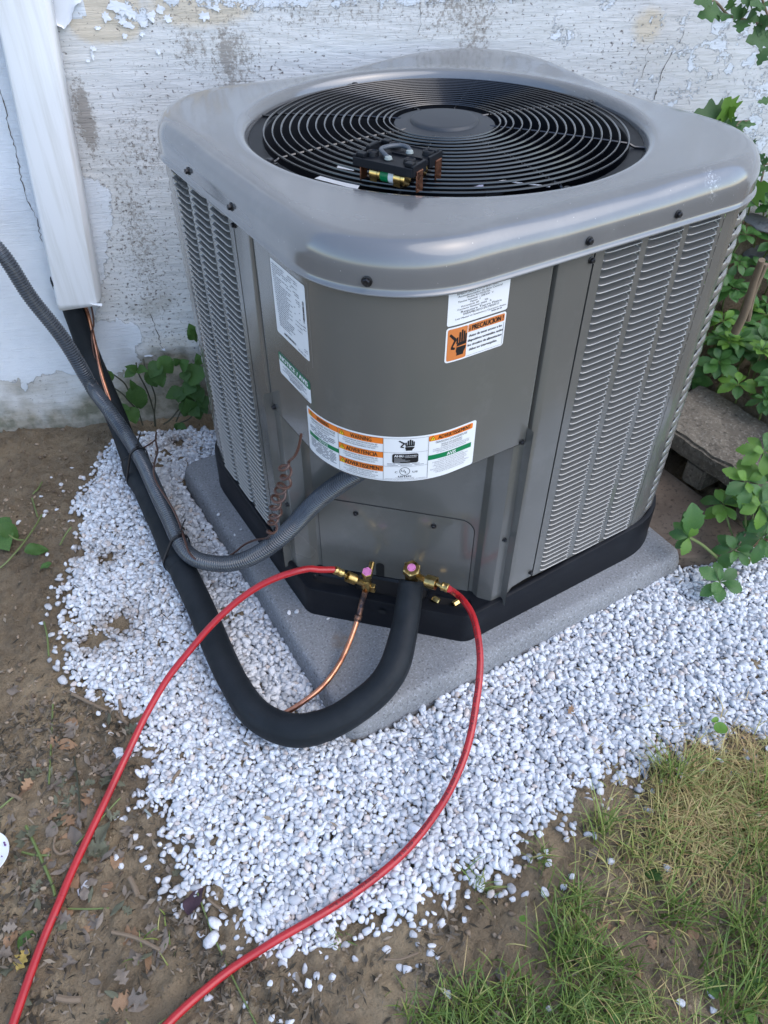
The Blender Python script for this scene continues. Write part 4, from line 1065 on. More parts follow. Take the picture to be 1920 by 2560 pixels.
def hand(st, x0, x1, y0, y1, m, flip=False, bolt=None):
    g = lambda x, y: (x0 + (x1 - x0) * x, y0 + (y1 - y0) * y)
    P_ = lambda pts, mm=m, l=2: st.poly([g(*p) for p in pts], mm, l)
    P_([(.46, .0), (.86, .0), (.88, .10), (.98, .22), (1.0, .34), (.44, .34), (.42, .18), (.47, .08)])
    P_([(.44, .37), (1.0, .40), (1.0, .52), (.47, .50)])
    for a, b, t in ((.42, .52, .74), (.56, .66, .92), (.69, .79, 1.0), (.82, .91, .93), (.93, 1.01, .82)): P_([(a, .48), (b, .48), (b, t - .02), ((a + b) / 2, t), (a, t - .02)])
    P_([(.0, .86), (.08, .93), (.40, .70), (.42, .60), (.30, .62)]); P_([(.30, .66), (.42, .64), (.24, .40), (.12, .38)]); P_([(.12, .30), (.14, .42), (.36, .34), (.34, .26)])
W_, I_, G_ = M['white'], M['ink'], M['faint']
# rating plate
st = Sticker('rating_label', .0525, .1505, .5945, .7045, .003)
yy = .945; rr_ = random.Random(4)
rows_ = [(.04, .42, .52, .80), (.04, .40, .50, .62, .70, .82), (.04, .62), (.04, .30, .36, .50, .62, .78), (.05, .16, .58, .62), (.05, .52, .66, .84), (.05, .32, .46, .60, .70, .84), (.06, .26), (.06, .60, .72, .84), (.06, .56, .74, .86), (.07, .44, .80, .83),
         (.07, .58), (.07, .46, .66, .70), (.07, .62, .80, .83), (.08, .52), (.08, .50, .66, .70), (.08, .58, .80, .83), (.09, .48), (.09, .60, .68, .88), (.09, .46), (.10, .58, .66, .88), (.10, .44), (.10, .40, .72, .86), (.12, .62), (.12, .60), (.12, .56), (.12, .62), (.13, .46), (.13, .50)]
for i, r_ in enumerate(rows_):
    for a, b in zip(r_[0::2], r_[1::2]): st.smudge(a, b, yy, .010, G_, i * 7 + int(a * 50))
    yy -= .0285
def barcode(st, x0, x1, y0, y1, vert, n=34, seed=2):
    r_ = random.Random(seed); p = 0
    for i in range(n):
        w = r_.choice((.35, .6, .9)) / n
        if vert: st.rect(x0, x1, y0 + (y1 - y0) * p, y0 + (y1 - y0) * (p + w), I_, 2)
        else: st.rect(x0 + (x1 - x0) * p, x0 + (x1 - x0) * (p + w), y0, y1, I_, 2)
        p = (i + 1) / n
barcode(st, .915, .955, .50, .78, True); barcode(st, .25, .62, .055, .085, False, 40, 3)
st.smudge(.68, .92, .035, .010, G_, 5); st.smudge(.90, .97, .44, .012, G_, 6); st.smudge(.90, .97, .40, .012, G_, 7); st.smudge(.88, .97, .12, .010, G_, 8); st.smudge(.88, .97, .09, .010, G_, 9)
st.done('white rating plate sticker with dense fine print')
mb = MB(); mb.add([surf(s_, z_, .0001) for s_, z_ in ((.0485, .588), (.1575, .588), (.1575, .7105), (.0485, .7105))], [(0, 1, 2, 3)])
# clear film edge: thin frame only
mb = MB()
for a, b, c_, d in ((.0485, .0492, .588, .7105), (.1565, .1572, .588, .7105), (.0485, .1572, .588, .5887), (.0485, .1572, .7098, .7105)):
    mb.add([surf(a, c_, .0002), surf(b, c_, .0002), surf(b, d, .0002), surf(a, d, .0002)], [(0, 1, 2, 3)])
mb.build('film_edge', M['clear'], ac)
# NOTICE / AVIS
st = Sticker('notice_label', .0480, .1465, .5230, .5600, .004); st.rect(0, 1, .62, 1, M['green2'], 1, .0035)
st.text('NOTICE / AVIS', .05, .94, .71, .91, W_, 2, .008)
st.text('SINGLE POLE CONTACTORS', .22, .78, .50, .55, I_); st.smudge(.12, .88, .43, .035, G_, 21); st.text('CONTACTEURS UNIPOLAIRES', .20, .80, .34, .39, I_); st.smudge(.10, .90, .27, .03, G_, 22); st.smudge(.30, .72, .20, .03, G_, 23); st.smudge(.33, .68, .14, .03, G_, 24); st.smudge(.68, .92, .06, .025, G_, 25)
st.done('green and white notice sticker')
# long wrap-round warning
a0, a1, b0, b1 = .1305, .4055, .4340, .5135
st = Sticker('warning_label', a0, a1, b0, b1, .004)
X_ = lambda s_: (s_ - a0) / (a1 - a0)
c1, c2, c3 = X_(.1995), X_(.2667), X_(.3290)
O_ = M['orange']
def tri(x, y, h):
    w = h * (b1 - b0) / (a1 - a0) * 1.1; st.poly([(x, y), (x + w, y), (x + w / 2, y + h)], I_, 2); st.poly([(x + .08 * w, y + .05 * h), (x + .92 * w, y + .05 * h), (x + w / 2, y + .88 * h)], M['yellow'], 3)
    st.poly([(x + .45 * w, y + .30 * h), (x + .55 * w, y + .30 * h), (x + .56 * w, y + .62 * h), (x + .44 * w, y + .62 * h)], I_, 4); st.poly([(x + .45 * w, y + .14 * h), (x + .55 * w, y + .14 * h), (x + .55 * w, y + .22 * h), (x + .45 * w, y + .22 * h)], I_, 4)
e = .010
st.rect(.018, c1, .845, .965, O_, 1, .002); tri(.028, .86, .095); st.text('WARNING', .098, c1 - .06, .865, .945, I_, 2, .006)
st.text('HAZARDOUS VOLTAGE', .040, c1 - .02, .775, .822, I_); st.text('CAN CAUSE SEVERE PERSONAL', .045, c1 - .022, .720, .752, I_); st.text('INJURY OR DEATH', .085, c1 - .062, .672, .703, I_)
for i, (p, q) in enumerate(((.03, .225), (.03, .23), (.04, .22), (.07, .18))): st.smudge(p, q, .625 - i * .038, .016, G_, 30 + i)
st.rect(.018, c1, .385, .475, M['green'], 1); st.text('NOTICE', .105, c1 - .075, .398, .462, W_, 2, .006)
for i in range(8): st.smudge(.03 if i < 6 else .07, c1 - .02, .345 - i * .034, .014, G_, 40 + i)
for k_, (yt, head) in enumerate(((.965, 'WARNING'), (.655, 'ADVERTENCIA'), (.345, 'ADVERTISSEMENT'))):
    st.rect(c1 + .001, c2 - .001, yt - .130, yt, O_, 1); tri(c1 + .005, yt - .118, .108)
    xw = {'WARNING': (c1 + .072, c2 - .06), 'ADVERTENCIA': (c1 + .046, c2 - .03), 'ADVERTISSEMENT': (c1 + .036, c2 - .004)}[head]; st.text(head, xw[0], xw[1], yt - .108, yt - .022, I_, 2, .005)
    st.text('CALIFORNIA PROPOSITION 65', c1 + .03, c2 - .03, yt - .175, yt - .146, I_)
    l2 = ('CANCER AND REPRODUCTIVE HARM', 'CANCER Y DANO REPRODUCTIVO', 'DE L\'APPAREIL REPRODUCTEUR')[k_]; y2 = yt - .218 if k_ < 2 else yt - .250
    if k_ == 2: st.text('CANCER ET TROUBLES', c1 + .06, c2 - .06, yt - .212, yt - .188, G_)
    st.text(l2, c1 + .026, c2 - .026, y2, y2 + .026, G_); st.text('WWW.P65WARNINGS.CA.GOV', c1 + .04, c2 - .04, y2 - .040, y2 - .013, I_)
    if k_: st.rect(c1, c2, yt - .0005, yt + .004, I_, 2)
for x_ in (c1, c2, c3): st.rect(x_ - .0008, x_ + .0008, .03, .965, I_, 3)
st.rect(c1, c3, .962, .966, I_, 3); st.rect(c1, c3, .030, .034, I_, 3); st.rect(c2, c3, .655, .659, I_, 3); st.rect(c2, c3, .345, .349, I_, 3)
hand(st, c2 + .075, c2 + .155, .70, .94, I_)
# certified badge
bx0, bx1 = c2 + .045, c3 - .050
st.rect(bx0, bx1, .425, .630, I_, 2, .003); st.text('AHRI', bx0 + .010, bx0 + .055, .560, .605, W_, 3, .012); st.text('CERTIFIED', bx0 + .062, bx1 - .006, .568, .598, W_, 3)
for i, (p, q) in enumerate(((.062, .13), (.01, .05), (.01, .065), (.01, .09), (.01, .04))): st.rect(bx0 + p, min(bx0 + q, bx1 - .01), .548 - i * .026, .553 - i * .026, W_, 3)
st.smudge(c2 + .02, c3 - .02, .400, .010, G_, 60); st.smudge(c2 + .02, c3 - .02, .370, .010, G_, 61)
# UL mark in a ring
cx_, cy_ = (c2 + c3) / 2 - .004, .235
def ring2(cx, cy, r0, r1, m, lay):
    asp = (b1 - b0) / (a1 - a0); V = []
    for i in range(33):
        a = 2 * math.pi * i / 32; V += [st.P(cx + r0 * asp * math.cos(a), cy + r0 * math.sin(a), lay), st.P(cx + r1 * asp * math.cos(a), cy + r1 * math.sin(a), lay)]
    st.mb.add(V, [(2 * i, 2 * i + 2, 2 * i + 3, 2 * i + 1) for i in range(32)], st.mi(m))
ring2(cx_, cy_, .083, .092, I_, 2); st.text('U', cx_ - .017, cx_ - .002, .225, .275, I_, 2, .03); st.text('L', cx_ + .001, cx_ + .014, .190, .240, I_, 2, .03)
st.text('C', cx_ - .050, cx_ - .037, .195, .235, I_, 2, .03); st.text('US', cx_ + .040, cx_ + .066, .195, .235, I_, 2, .015); st.text('LISTED', cx_ - .032, cx_ + .034, .100, .135, I_, 2, .01)
st.text('CONDENSING UNIT', cx_ - .05, cx_ + .05, .074, .090, G_); st.text('CLIMATISATION CENTRAL COMPRESSEUR - CONDENSEUR', c2 + .008, c3 - .008, .048, .064, G_)
st.rect(c3 + .001, .978, .845, .965, O_, 1, .002); tri(c3 + .006, .860, .100); st.text('ADVERTISSEMENT', c3 + .050, .965, .868, .945, I_, 2, .005)
st.text('TENSION DANGEREUSE', c3 + .035, .945, .780, .822, I_); st.text('RISQUE DES BLESSURES', c3 + .070, .915, .722, .752, I_); st.text('GRAVES OU MORTELLES', c3 + .068, .915, .682, .708, I_)
for i, t_ in enumerate(('COUPEZ L\'ALIMENTATION ELECTRIQUE AVANT D\'OTER', 'LE PANNEAU. L\'INTERVENTION DOIT ETRE FAITE PAR', 'UN TECHNICIEN DE DEPANNAGE QUALIFIE')): st.text(t_, c3 + .025 + .02 * (i == 2), .962 - .02 * (i == 2), .640 - i * .037, .662 - i * .037, G_)
st.rect(c3 + .001, .978, .428, .535, M['green'], 1); st.text('AVIS', c3 + .105, c3 + .158, .445, .515, W_, 2, .012)
for i, t_ in enumerate(('VOUS DEVEZ SUIVRE LES INSTRUCTIONS', 'D\'INSTALLATION ET D\'UTILISATION FOURNIES AVEC', 'CETTE UNITE. NE PAS LE FAIRE PEUT NUIRE A', 'L\'INSTALLATION, AU REGLAGE, A L\'ENTRETIEN ET', 'AU SERVICE, POUVANT CAUSER INCENDIE,', 'ELECTROCUTION, BLESSURES OU DEGATS MATERIELS', 'POUR LE SERVICE ET L\'ENTRETIEN CONSULTEZ', 'UNE SOCIETE DE DEPANNAGE QUALIFIEE')):
    ind = (.04, .01, .02, .015, .03, .0, .02, .03)[i]; st.text(t_, c3 + .015 + ind, .970 - ind, .388 - i * .040, .410 - i * .040, G_)
st.done('long white warning sticker with orange and green bands')
# Mexican rating sticker
st = Sticker('spanish_rating_label', .3450, .4370, .6745, .7208, .003)
for t_, x0, x1, y0, h, b_ in (('RHEEM SALES COMPANY, INC.', .12, .80, .86, .062, 0), ('Acondicionador de Aire Central', .14, .86, .785, .055, 0), ('Modelo: RA1342AJ1NA', .28, .66, .715, .05, 0), ('Tension Nominal: ~ 208/230   V', .14, .72, .64, .05, 0),
                            ('Fases: 1', .34, .50, .565, .05, 0), ('Frecuencia: 60       Hz', .20, .64, .49, .05, 0), ('Corriente Nominal: 24/24    A', .14, .70, .415, .05, 0), ('Requiere Tierra Fisica', .20, .88, .325, .062, 0),
                            ('ENSAMBLADO EN MEXICO', .24, .84, .245, .058, 0), ('Leer Manual de Instalacion y Operacion Anexo', .12, .97, .150, .05, 0)): st.text(t_, x0, x1, y0, y0 + h, I_)
st.smudge(.72, .90, .09, .03, G_, 77); st.done('white Spanish sticker with typed rating text')
# PRECAUCION
st = Sticker('caution_label', .3446, .4368, .6225, .6722, .004)
O2 = M['orange2']; st.rect(.025, .34, .045, .955, O2, 1, .0025); st.rect(.335, .975, .72, .955, O2, 1, .0025); st.rect(.345, .975, .722, .74, W_, 2)
st.rect(.335, .343, .045, .955, W_, 2); st.text('i PRECAUCION !', .37, .95, .775, .915, I_, 3, .006)
for i, t_ in enumerate(('Antes de tener acceso a los', 'dispositivos terminales, todos', 'los circuitos de alimentacion', 'deben ser interrumpidos.')): st.text(t_, (.37, .355, .36, .39)[i], (.94, .965, .95, .88)[i], .595 - i * .135, .665 - i * .135, I_, 3, .003)
hand(st, .05, .325, .16, .88, I_)
st.rect(.35, .972, .046, .052, I_, 2); st.rect(.968, .973, .06, .70, I_, 2)
st.done('orange and white caution sticker with hand symbol')

# ================================================================== LINE COVER (white) AND LINE SET
dq = lambda u, v, d=.95: onp(u, v, WN * d, WN)
tl, bl = dq(-18, 0), dq(140, 770); trr, br = dq(111, 0), dq(249, 765)
bc = (bl + br) / 2; tc = (tl + trr) / 2; up = (tc - bc).normalized(); tc = bc + up * 1.7; hw = (br - bl).length / 2
mb = MB(); sec = [(-1.0, .060), (-1.0, .022), (-.97, .010), (-.88, .003), (-.70, 0), (0, -.001), (.70, 0), (.88, .003), (.97, .010), (1.0, .022), (1.0, .060)]
V = []; nrow = 30
wdir = (br - bl).normalized()
for i in range(nrow):
    t = (i / (nrow - 1)) ** 1.6; c_ = bc + (tc - bc) * t
    for j, (a, o_) in enumerate(sec):
        p = c_ + wdir * (a * hw) + WN * o_
        if i == 0: p += up * (.004 * math.sin(j * 1.3) + (.004 if abs(a) > .95 else -.004))
        V.append(p)
mb.add(V, [f[::-1] for f in grid_faces(nrow, len(sec))]); lcv = mb.build('line_set_cover', M['cover'], None, True)
tag(lcv, 'tall white plastic line cover running down the wall, open at its lower end', 'pipe cover')
sol = lcv.modifiers.new('thickness', 'SOLIDIFY'); sol.thickness = .0022; sol.offset = -1
mb = MB(); q = br + up * .004; mb.add([q, q - wdir * .022 + up * .004, q - wdir * .012 - WN * .006 + up * .002, q + wdir * .006 - WN * .008 - up * .001, q + wdir * .008 - WN * .004 + up * .004], [(0, 1, 2, 3, 4)]); mb.build('torn_edge', M['cover'], lcv)

def pathz(pts, n=10): return spline([at(u, v, z) if z < 5 else dq(u, v, .975 if z > 8.5 else .955) for u, v, z in pts], n)
# insulated suction line: three sleeves
TP = [(150, 690, 9), (172, 745, 9), (191, 795, 9), (222, 880, 8), (262, 975, .088), (303, 1075, .038), (336, 1165, .012), (372, 1235, .003), (407, 1310, .000), (445, 1400, -.004), (500, 1516, -.008), (552, 1640, -.010), (590, 1716, -.010), (633, 1778, -.009), (690, 1815, -.006), (757, 1826, .002), (830, 1806, .014),
      (893, 1768, .028), (948, 1722, .045), (985, 1668, .062), (1004, 1605, .076), (1017, 1540, .092), (1025, 1480, .118), (1029, 1452, .132)]
sl_ = thing('suction_line', 'thick black foam insulated refrigerant line looping over the gravel to the valve', 'insulated pipe', tuple(at(445, 1400, 0)))
def part_tube(name, pts, rad, mt, parent, seg=20, i0=0, i1=None):
    mb = MB(); mb.tube(pts, rad, seg); return mb.build(name, mt, parent, True)
full = pathz(TP, 10)
def nearest(P_, p): return min(range(len(P_)), key=lambda i: (P_[i] - p).length)
ia = nearest(full, at(330, 1160, .015)); ib = nearest(full, at(452, 1412, -.004))
def lum(n_, r, seed, end0=1, end1=1):
    r_ = random.Random(seed); ph = r_.random() * 6; out = []
    for i in range(n_):
        t = i / (n_ - 1); f = 1 + .018 * math.sin(t * 17 + ph) + .012 * math.sin(t * 41 + ph * 2)
        e = min(i * end0 if end0 else 9, (n_ - 1 - i) * end1 if end1 else 9, 3); f *= (.90, .97, .995, 1)[int(e)]; out.append(r * f)
    return out
A_ = full[:ia + 2]; part_tube('insulation_sleeve', A_, lum(len(A_), .0245, 1), M['foam'], sl_)
B_ = full[ia:ib + 2]; rb = lum(len(B_), .0295, 2); part_tube('insulation_sleeve', B_, rb, M['foam'], sl_)
C_ = full[ib:]; nC = len(C_); rc_ = lum(nC, .0265, 3, 1, 0)
rc_ = [r * (1 - .12 * sstep(.6, .95, i / nC)) * (1 + .05 * math.exp(-((i / nC - .42) / .12) ** 2)) * (1 - .14 * float(sstep(nC - 4, nC, i))) for i, r in enumerate(rc_)]
part_tube('insulation_sleeve', C_, rc_, M['foam'], sl_)
mb = MB()
for idx in (ia, ib):
    p, q = full[idx], full[idx + 1]; d = (q - p).normalized(); P_ = []
    u = d.orthogonal().normalized(); w = d.cross(u)
    mb.tube([p + (u * math.cos(a) + w * math.sin(a)) * .0262 for a in np.linspace(0, 6.283, 25)], .0014, 5, 0, False)
mb.build('tape_seam', M['tie'], sl_, True)
# lengthwise glued slit, small nicks
mb = MB(); Vs_ = []; rr_ = random.Random(9); seg_ = full[ib + 3:-2]
for i, p in enumerate(seg_):
    d = (seg_[min(i + 1, len(seg_) - 1)] - seg_[max(i - 1, 0)]).normalized(); side = d.cross(Vector((0, 0, 1))).normalized(); upn = side.cross(d).normalized(); rd = rc_[min(i + 3, nC - 1)] + .00025
    a = 1.15 + .06 * math.sin(i * .35); w_ = rr_.uniform(.006, .022)
    for aa in (a - w_, a + w_): Vs_.append(p + (upn * math.cos(aa) + side * math.sin(aa)) * rd)
mb.add(Vs_, grid_faces(len(seg_), 2)); mb.build('foam_slit', M['void'], sl_)
mb = MB()
for j, ang in ((int(nC * .66), .75), (int(nC * .30), .5), (int(nC * .45), .9)):
    p = C_[j]; d = (C_[j + 1] - C_[j - 1]).normalized(); side = d.cross(Vector((0, 0, 1))).normalized(); upn = side.cross(d).normalized(); rd = rc_[j] + .0003
    g_ = lambda u_, a_: p + d * u_ + (upn * math.cos(ang + a_) + side * math.sin(ang + a_)) * rd
    mb.add([g_(-.006, 0), g_(-.001, .05), g_(.007, .02), g_(.010, .12), g_(.002, .10), g_(-.004, .16)], [(0, 1, 2, 3, 4, 5)])
mb.build('foam_nick', M['void'], sl_)
# copper liquid line: bare tube from the wall down under the sleeve and up to the small valve
CPP = [(206, 745, 9), (222, 795, 9), (236, 855, 8), (252, 930, .132), (275, 1000, .085), (310, 1080, .040), (350, 1170, -.012), (400, 1290, -.030), (455, 1440, -.036), (530, 1620, -.038), (590, 1730, -.036), (640, 1790, -.032), (700, 1788, -.018), (762, 1752, -.002), (810, 1712, .008), (848, 1660, .018), (876, 1600, .032), (895, 1545, .050), (905, 1505, .070), (913, 1478, .092)]
ll = thing('liquid_line', 'thin bare copper pipe curving from the small valve beneath the black insulated pipe', 'copper pipe', tuple(at(810, 1712, 0)))
cp = pathz(CPP, 10); part_tube('copper_tube', cp, .0049, M['copper'], ll, 14)
jt = [p for p in cp if p.z > .046 and p.x > 0][:]; part_tube('burnt_section', jt, .0053, M['burnt'], ll, 14)
j0 = jt[2]; mb = MB(); mb.lathe(j0, (jt[4] - jt[2]), [(.005, -.006), (.0072, -.003), (.0066, 0), (.0076, .003), (.0055, .006)], 14); mb.build('brazed_joint', M['burnt'], ll, True)
# grey flexible conduit: helically ribbed
CD = [(-190, 480, 7.93), (-60, 572, 7.89), (10, 640, 7.87), (72, 738, 7.86), (118, 795, 7.855), (159, 848, 7.85), (196, 908, 7.845), (231, 970, 7.84), (270, 1022, .125), (309, 1078, .092), (338, 1122, .078), (365, 1172, .070), (398, 1245, .065), (426, 1305, .052), (446, 1350, .045), (466, 1383, .040), (500, 1403, .042), (560, 1411, .057), (600, 1404, .076)]
cnd = thing('electrical_conduit', 'grey ribbed flexible conduit hanging from the left and entering under the control cover', 'conduit', tuple(at(560, 1412, 0)))
cdp = [at(*p) if p[2] < 5 else dq(p[0], p[1], p[2] - 7) for p in CD] + [at(630, 1393, .092), at(672, 1368, .126), at(712, 1335, .164), cpl(752, 1294, .258), cpl(800, 1245, .238), cpl(850, 1208, .228), cpl(893, 1182, .214), cpl(925, 1150, .205), cpl(940, 1110, .20)]
P_ = resample(spline(cdp, 12), .0014)
for _ in range(60): P_ = [P_[0]] + [(P_[i - 2 if i > 1 else 0] + P_[i - 1] + P_[i + 1] + P_[i + 2 if i < len(P_) - 2 else -1]) / 4 for i in range(1, len(P_) - 1)] + [P_[-1]]
P_ = resample(P_, .0014); cdpath = P_; rad = [.0158 + .0008 * (1 if (i % 4) < 2 else -1) for i in range(len(P_))]
part_tube('flexible_tube', P_, rad, M['conduit'], cnd, 18)
# brown thermostat wire with a coiled part
wire = thing('thermostat_wire', 'thin brown control wire coiled beside the conduit', 'wire', tuple(at(690, 1250, .1)))
top_ = [onp(753, 1085, (0, 0, 0), (1, .25, 0)), onp(748, 1112, (-.004, 0, 0), (1, .25, 0)), onp(738, 1138, (-.010, 0, 0), (1, .25, 0)), onp(724, 1152, (-.016, 0, 0), (1, .25, 0))]
ax0 = [onp(712, 1156, (-.02, 0, 0), (1, .25, 0)), onp(716, 1190, (-.02, 0, 0), (1, .25, 0)), onp(706, 1215, (-.02, 0, 0), (1, .25, 0)), onp(694, 1245, (-.022, 0, 0), (1, .25, 0)), onp(688, 1278, (-.024, 0, 0), (1, .25, 0)), onp(682, 1310, (-.027, 0, 0), (1, .25, 0)), onp(674, 1338, (-.03, 0, 0), (1, .25, 0))]
axp = resample(spline(ax0, 14), .0009); coil = []; nt_ = len(axp); turns = 9.0
for i, p in enumerate(axp):
    t = i / (nt_ - 1); tt = t + .014 * math.sin(t * 17); a = tt * turns * 2 * math.pi; d = (axp[min(i + 1, nt_ - 1)] - axp[max(0, i - 1)]).normalized(); tilt = Vector((math.sin(t * 19) * .25, math.cos(t * 13) * .25, 0))
    d = (d + tilt).normalized(); u = d.cross(Vector((.2, .9, .1))).normalized(); w = d.cross(u); r_ = (.0085 + .0018 * math.sin(t * 29 + 1)) * (.55 + .45 * float(sstep(0, .05, t))) * (1 - .3 * float(sstep(.75, 1, t)))
    coil.append(p + (u * math.cos(a) + w * math.sin(a)) * r_)
tail = [at(u, v, z) for u, v, z in [(668, 1345, .155), (650, 1348, .125), (632, 1352, .098), (610, 1362, .078), (585, 1382, .058), (560, 1396, .050), (530, 1404, .050), (498, 1402, .053), (475, 1385, .058), (462, 1352, .066), (448, 1308, .073), (432, 1272, .080), (412, 1240, .085), (392, 1208, .094), (384, 1180, .10), (388, 1150, .09), (394, 1128, .075), (389, 1100, .06), (391, 1080, .055)]]
wp_ = spline(top_, 6) + coil + spline([coil[-1]] + tail, 8)[1:]
w2 = resample(wp_, .0022); part_tube('wire_strand', w2, .0022, M['brownwire'], wire, 7)
# second loose wire end with a bare stub, and the dark wire behind the cover
o = MB(); o.tube(spline([at(348, 1133, .03), at(362, 1118, .03), at(378, 1108, .028), at(392, 1096, .026)], 6), .0019, 7); o.build('wire_strand', M['brownwire'], wire, True)
o = MB(); o.tube(spline([dq(228, 765, .955), dq(232, 785, .955), dq(234, 812, .952), dq(229, 835, .95), dq(232, 870, .94), dq(240, 905, .93)], 6), .0022, 7); o = o.build('wire_strand', M['brownwire'], wire, True)
# cable ties round pipe, conduit and wire
def tie(pc, dirv, ra, rb_, ang, label):
    d = Vector(dirv).normalized(); u = Vector((math.cos(ang), math.sin(ang), .15)); u = (u - d * u.dot(d)).normalized(); w = d.cross(u)
    t_ = thing('cable_tie', label, 'cable tie', tuple(pc)); mb = MB(); V = []
    for i in range(41):
        a = 2 * math.pi * i / 40
        for k_, (dr, dd) in enumerate(((0, -.0024), (.0014, -.0024), (.0014, .0024), (0, .0024))): V.append(Vector(pc) + u * math.cos(a) * (ra + dr) + w * math.sin(a) * (rb_ + dr) + d * dd)
    mb.add(V, [(i * 4 + k_, (i + 1) * 4 + k_, (i + 1) * 4 + (k_ + 1) % 4, i * 4 + (k_ + 1) % 4) for i in range(40) for k_ in range(4)]); mb.build('strap', M['tie'], t_)
    h = Vector(pc) + u * (ra + .003); mb = MB(); mb.box(h, (.007, .006, .006), None, 0, .001); mb.build('tie_head', M['tie'], t_)
    mb = MB(); mb.tube([h, h + u * .016 + Vector((0, 0, .006)), h + u * .026 + Vector((0, 0, .012))], .0013, 4); mb.build('tie_tail', M['tie'], t_)
def tie2(i, label):
    p = full[i]; q = cdpath[nearest(cdpath, p)]; m_ = (p + q) / 2; d = (full[i + 2] - full[i - 2]).normalized(); sep = (q - p); sep -= d * sep.dot(d); L = sep.length
    u = sep.normalized(); w = d.cross(u); t_ = thing('cable_tie', label, 'cable tie', tuple(m_)); V = []; R1, R2 = .0304, .0186; al = math.acos(max(-1, min(1, (R1 - R2) / L)))
    pth = [(R1 * math.cos(a), R1 * math.sin(a)) for a in np.linspace(al, 2 * math.pi - al, 36)] + [(L + R2 * math.cos(a), R2 * math.sin(a)) for a in np.linspace(-al, al, 25)]
    n_ = len(pth); ra = L / 2 + R2 + .008
    for x_, y_ in pth:
        k2 = Vector((x_ - (L if x_ > L * .6 else 0), y_, 0)).normalized()
        for dr, dd in ((-.001, -.0030), (.0016, -.0030), (.0016, .0030), (-.001, .0030)): V.append(p + u * (x_ + k2.x * dr) + w * (y_ + k2.y * dr) + d * dd)
    mb = MB(); mb.add(V, [(j * 4 + k_, ((j + 1) % n_) * 4 + k_, ((j + 1) % n_) * 4 + (k_ + 1) % 4, j * 4 + (k_ + 1) % 4) for j in range(n_) for k_ in range(4)]); mb.build('strap', M['tie'], t_)
    h = m_ + u * (ra - .008) + Vector((0, 0, .008)); mb = MB(); mb.box(h, (.008, .007, .007), None, 0, .001); mb.build('tie_head', M['tie'], t_)
    mb = MB(); mb.tube([h, h + u * .014 + Vector((.004, 0, .004)), h + u * .026 + Vector((.010, 0, .007))], .0016, 5); mb.build('tie_tail', M['tie'], t_)
tie2(nearest(full, at(357, 1195, .005)), 'black cable tie strapping conduit to pipe nearer the wall, its tail over the gravel')
tie2(ib - 1, 'black cable tie strapping conduit to pipe where the conduit turns to the unit')

# ================================================================== RED CHARGING HOSES
def hose(pts, name, label, end_a, end_b, grp='red charging hoses'):
    t_ = thing(name, label, 'hose', tuple(pts[len(pts) // 2]), grp); part_tube('hose_tube', pts, .0060, M['red'], t_, 16)
    return t_
HZ = .0065
H1 = [(820, 1429, .150), (800, 1424, .158), (772, 1422, .163), (735, 1430, .163), (690, 1445, .155), (640, 1470, .140), (585, 1510, .115), (530, 1562, .086), (478, 1622, .056), (420, 1695, .025), (368, 1782, -.005), (330, 1860, -.022), (290, 1945, -.035), (255, 2020, -.040), (212, 2110, -.043), (175, 2190, -.043), (142, 2270, -.042), (110, 2345, -.043), (78, 2430, -.043), (50, 2510, -.043), (28, 2575, -.043), (5, 2660, -.043), (-30, 2800, -.043)]
h1 = spline([cpl(836, 1424, .178)] + [at(*p) for p in H1[1:]], 10)
ho = hose(h1, 'charging_hose', 'red hose from the small valve arching left across gravel and soil', None, None)
def ferrule(p, q, parent, r=.0078):
    d = Vector(q) - Vector(p); L = d.length; mb = MB(); mb.lathe(p, d, [(r * .92, 0), (r, .0008), (r, L * .35), (r * .93, L * .40), (r * .93, L * .72), (r, L * .78), (r * .95, L), (r * .6, L + .0006)], 16); return mb.build('ferrule', M['brass'], parent, True)
fa = cpl(836, 1424, .178); fb = cpl(857, 1434, .182); ferrule(fa, fb, ho)
mb = MB(); nA = cpl(868, 1441, .186); nB = cpl(888, 1449, .192); mb.tube([fb, nA], .0042, 10); mb.build('hose_barb', M['brass'], ho, True)
mb = MB(); knurl(nA, nB - nA, .0096, (nB - nA).length, mb); mb.build('knurled_nut', M['brass'], ho, True)
mb = MB(); mb.tube([nB, lb], .0062, 12); mb.build('flare_fitting', M['brass'], lv, True)
H2 = [(1140, 1484, .112), (1160, 1503, .112), (1180, 1535, .110), (1193, 1580, .105), (1200, 1640, .094), (1198, 1700, .080), (1190, 1760, .064), (1178, 1830, .046), (1158, 1900, .028), (1125, 1975, .010), (1085, 2040, -.008), (1035, 2105, -.022), (980, 2160, -.030), (915, 2212, -.034), (845, 2260, -.036), (770, 2305, -.037), (700, 2345, -.038), (640, 2382, -.041), (575, 2425, -.043), (510, 2477, -.043), (450, 2530, -.043), (400, 2580, -.043), (300, 2680, -.043), (180, 2800, -.043)]
h2 = spline([cpl(1122, 1472, .162)] + [at(*p) for p in H2], 10)
ho2 = hose(h2, 'charging_hose', 'red hose from the large valve curving down over the gravel to the front grass', None, None)
g0 = cpl(1121, 1471, .162); g1 = cpl(1104, 1465, .166); ferrule(g0, g1, ho2, .0080)
m0 = cpl(1091, 1459, .170); m1 = cpl(1066, 1452, .176); mb = MB(); mb.tube([g1, m0], .0042, 10); mb.build('hose_barb', M['brass'], ho2, True)
mb = MB(); knurl(m1, m0 - m1, .0112, (m0 - m1).length, mb); mb.build('knurled_nut', M['brass'], ho2, True)
mb = MB(); mb.tube([m1, sc - UPV * .022 - DN * .004], .0064, 12); mb.build('flare_fitting', M['brass'], sv, True)
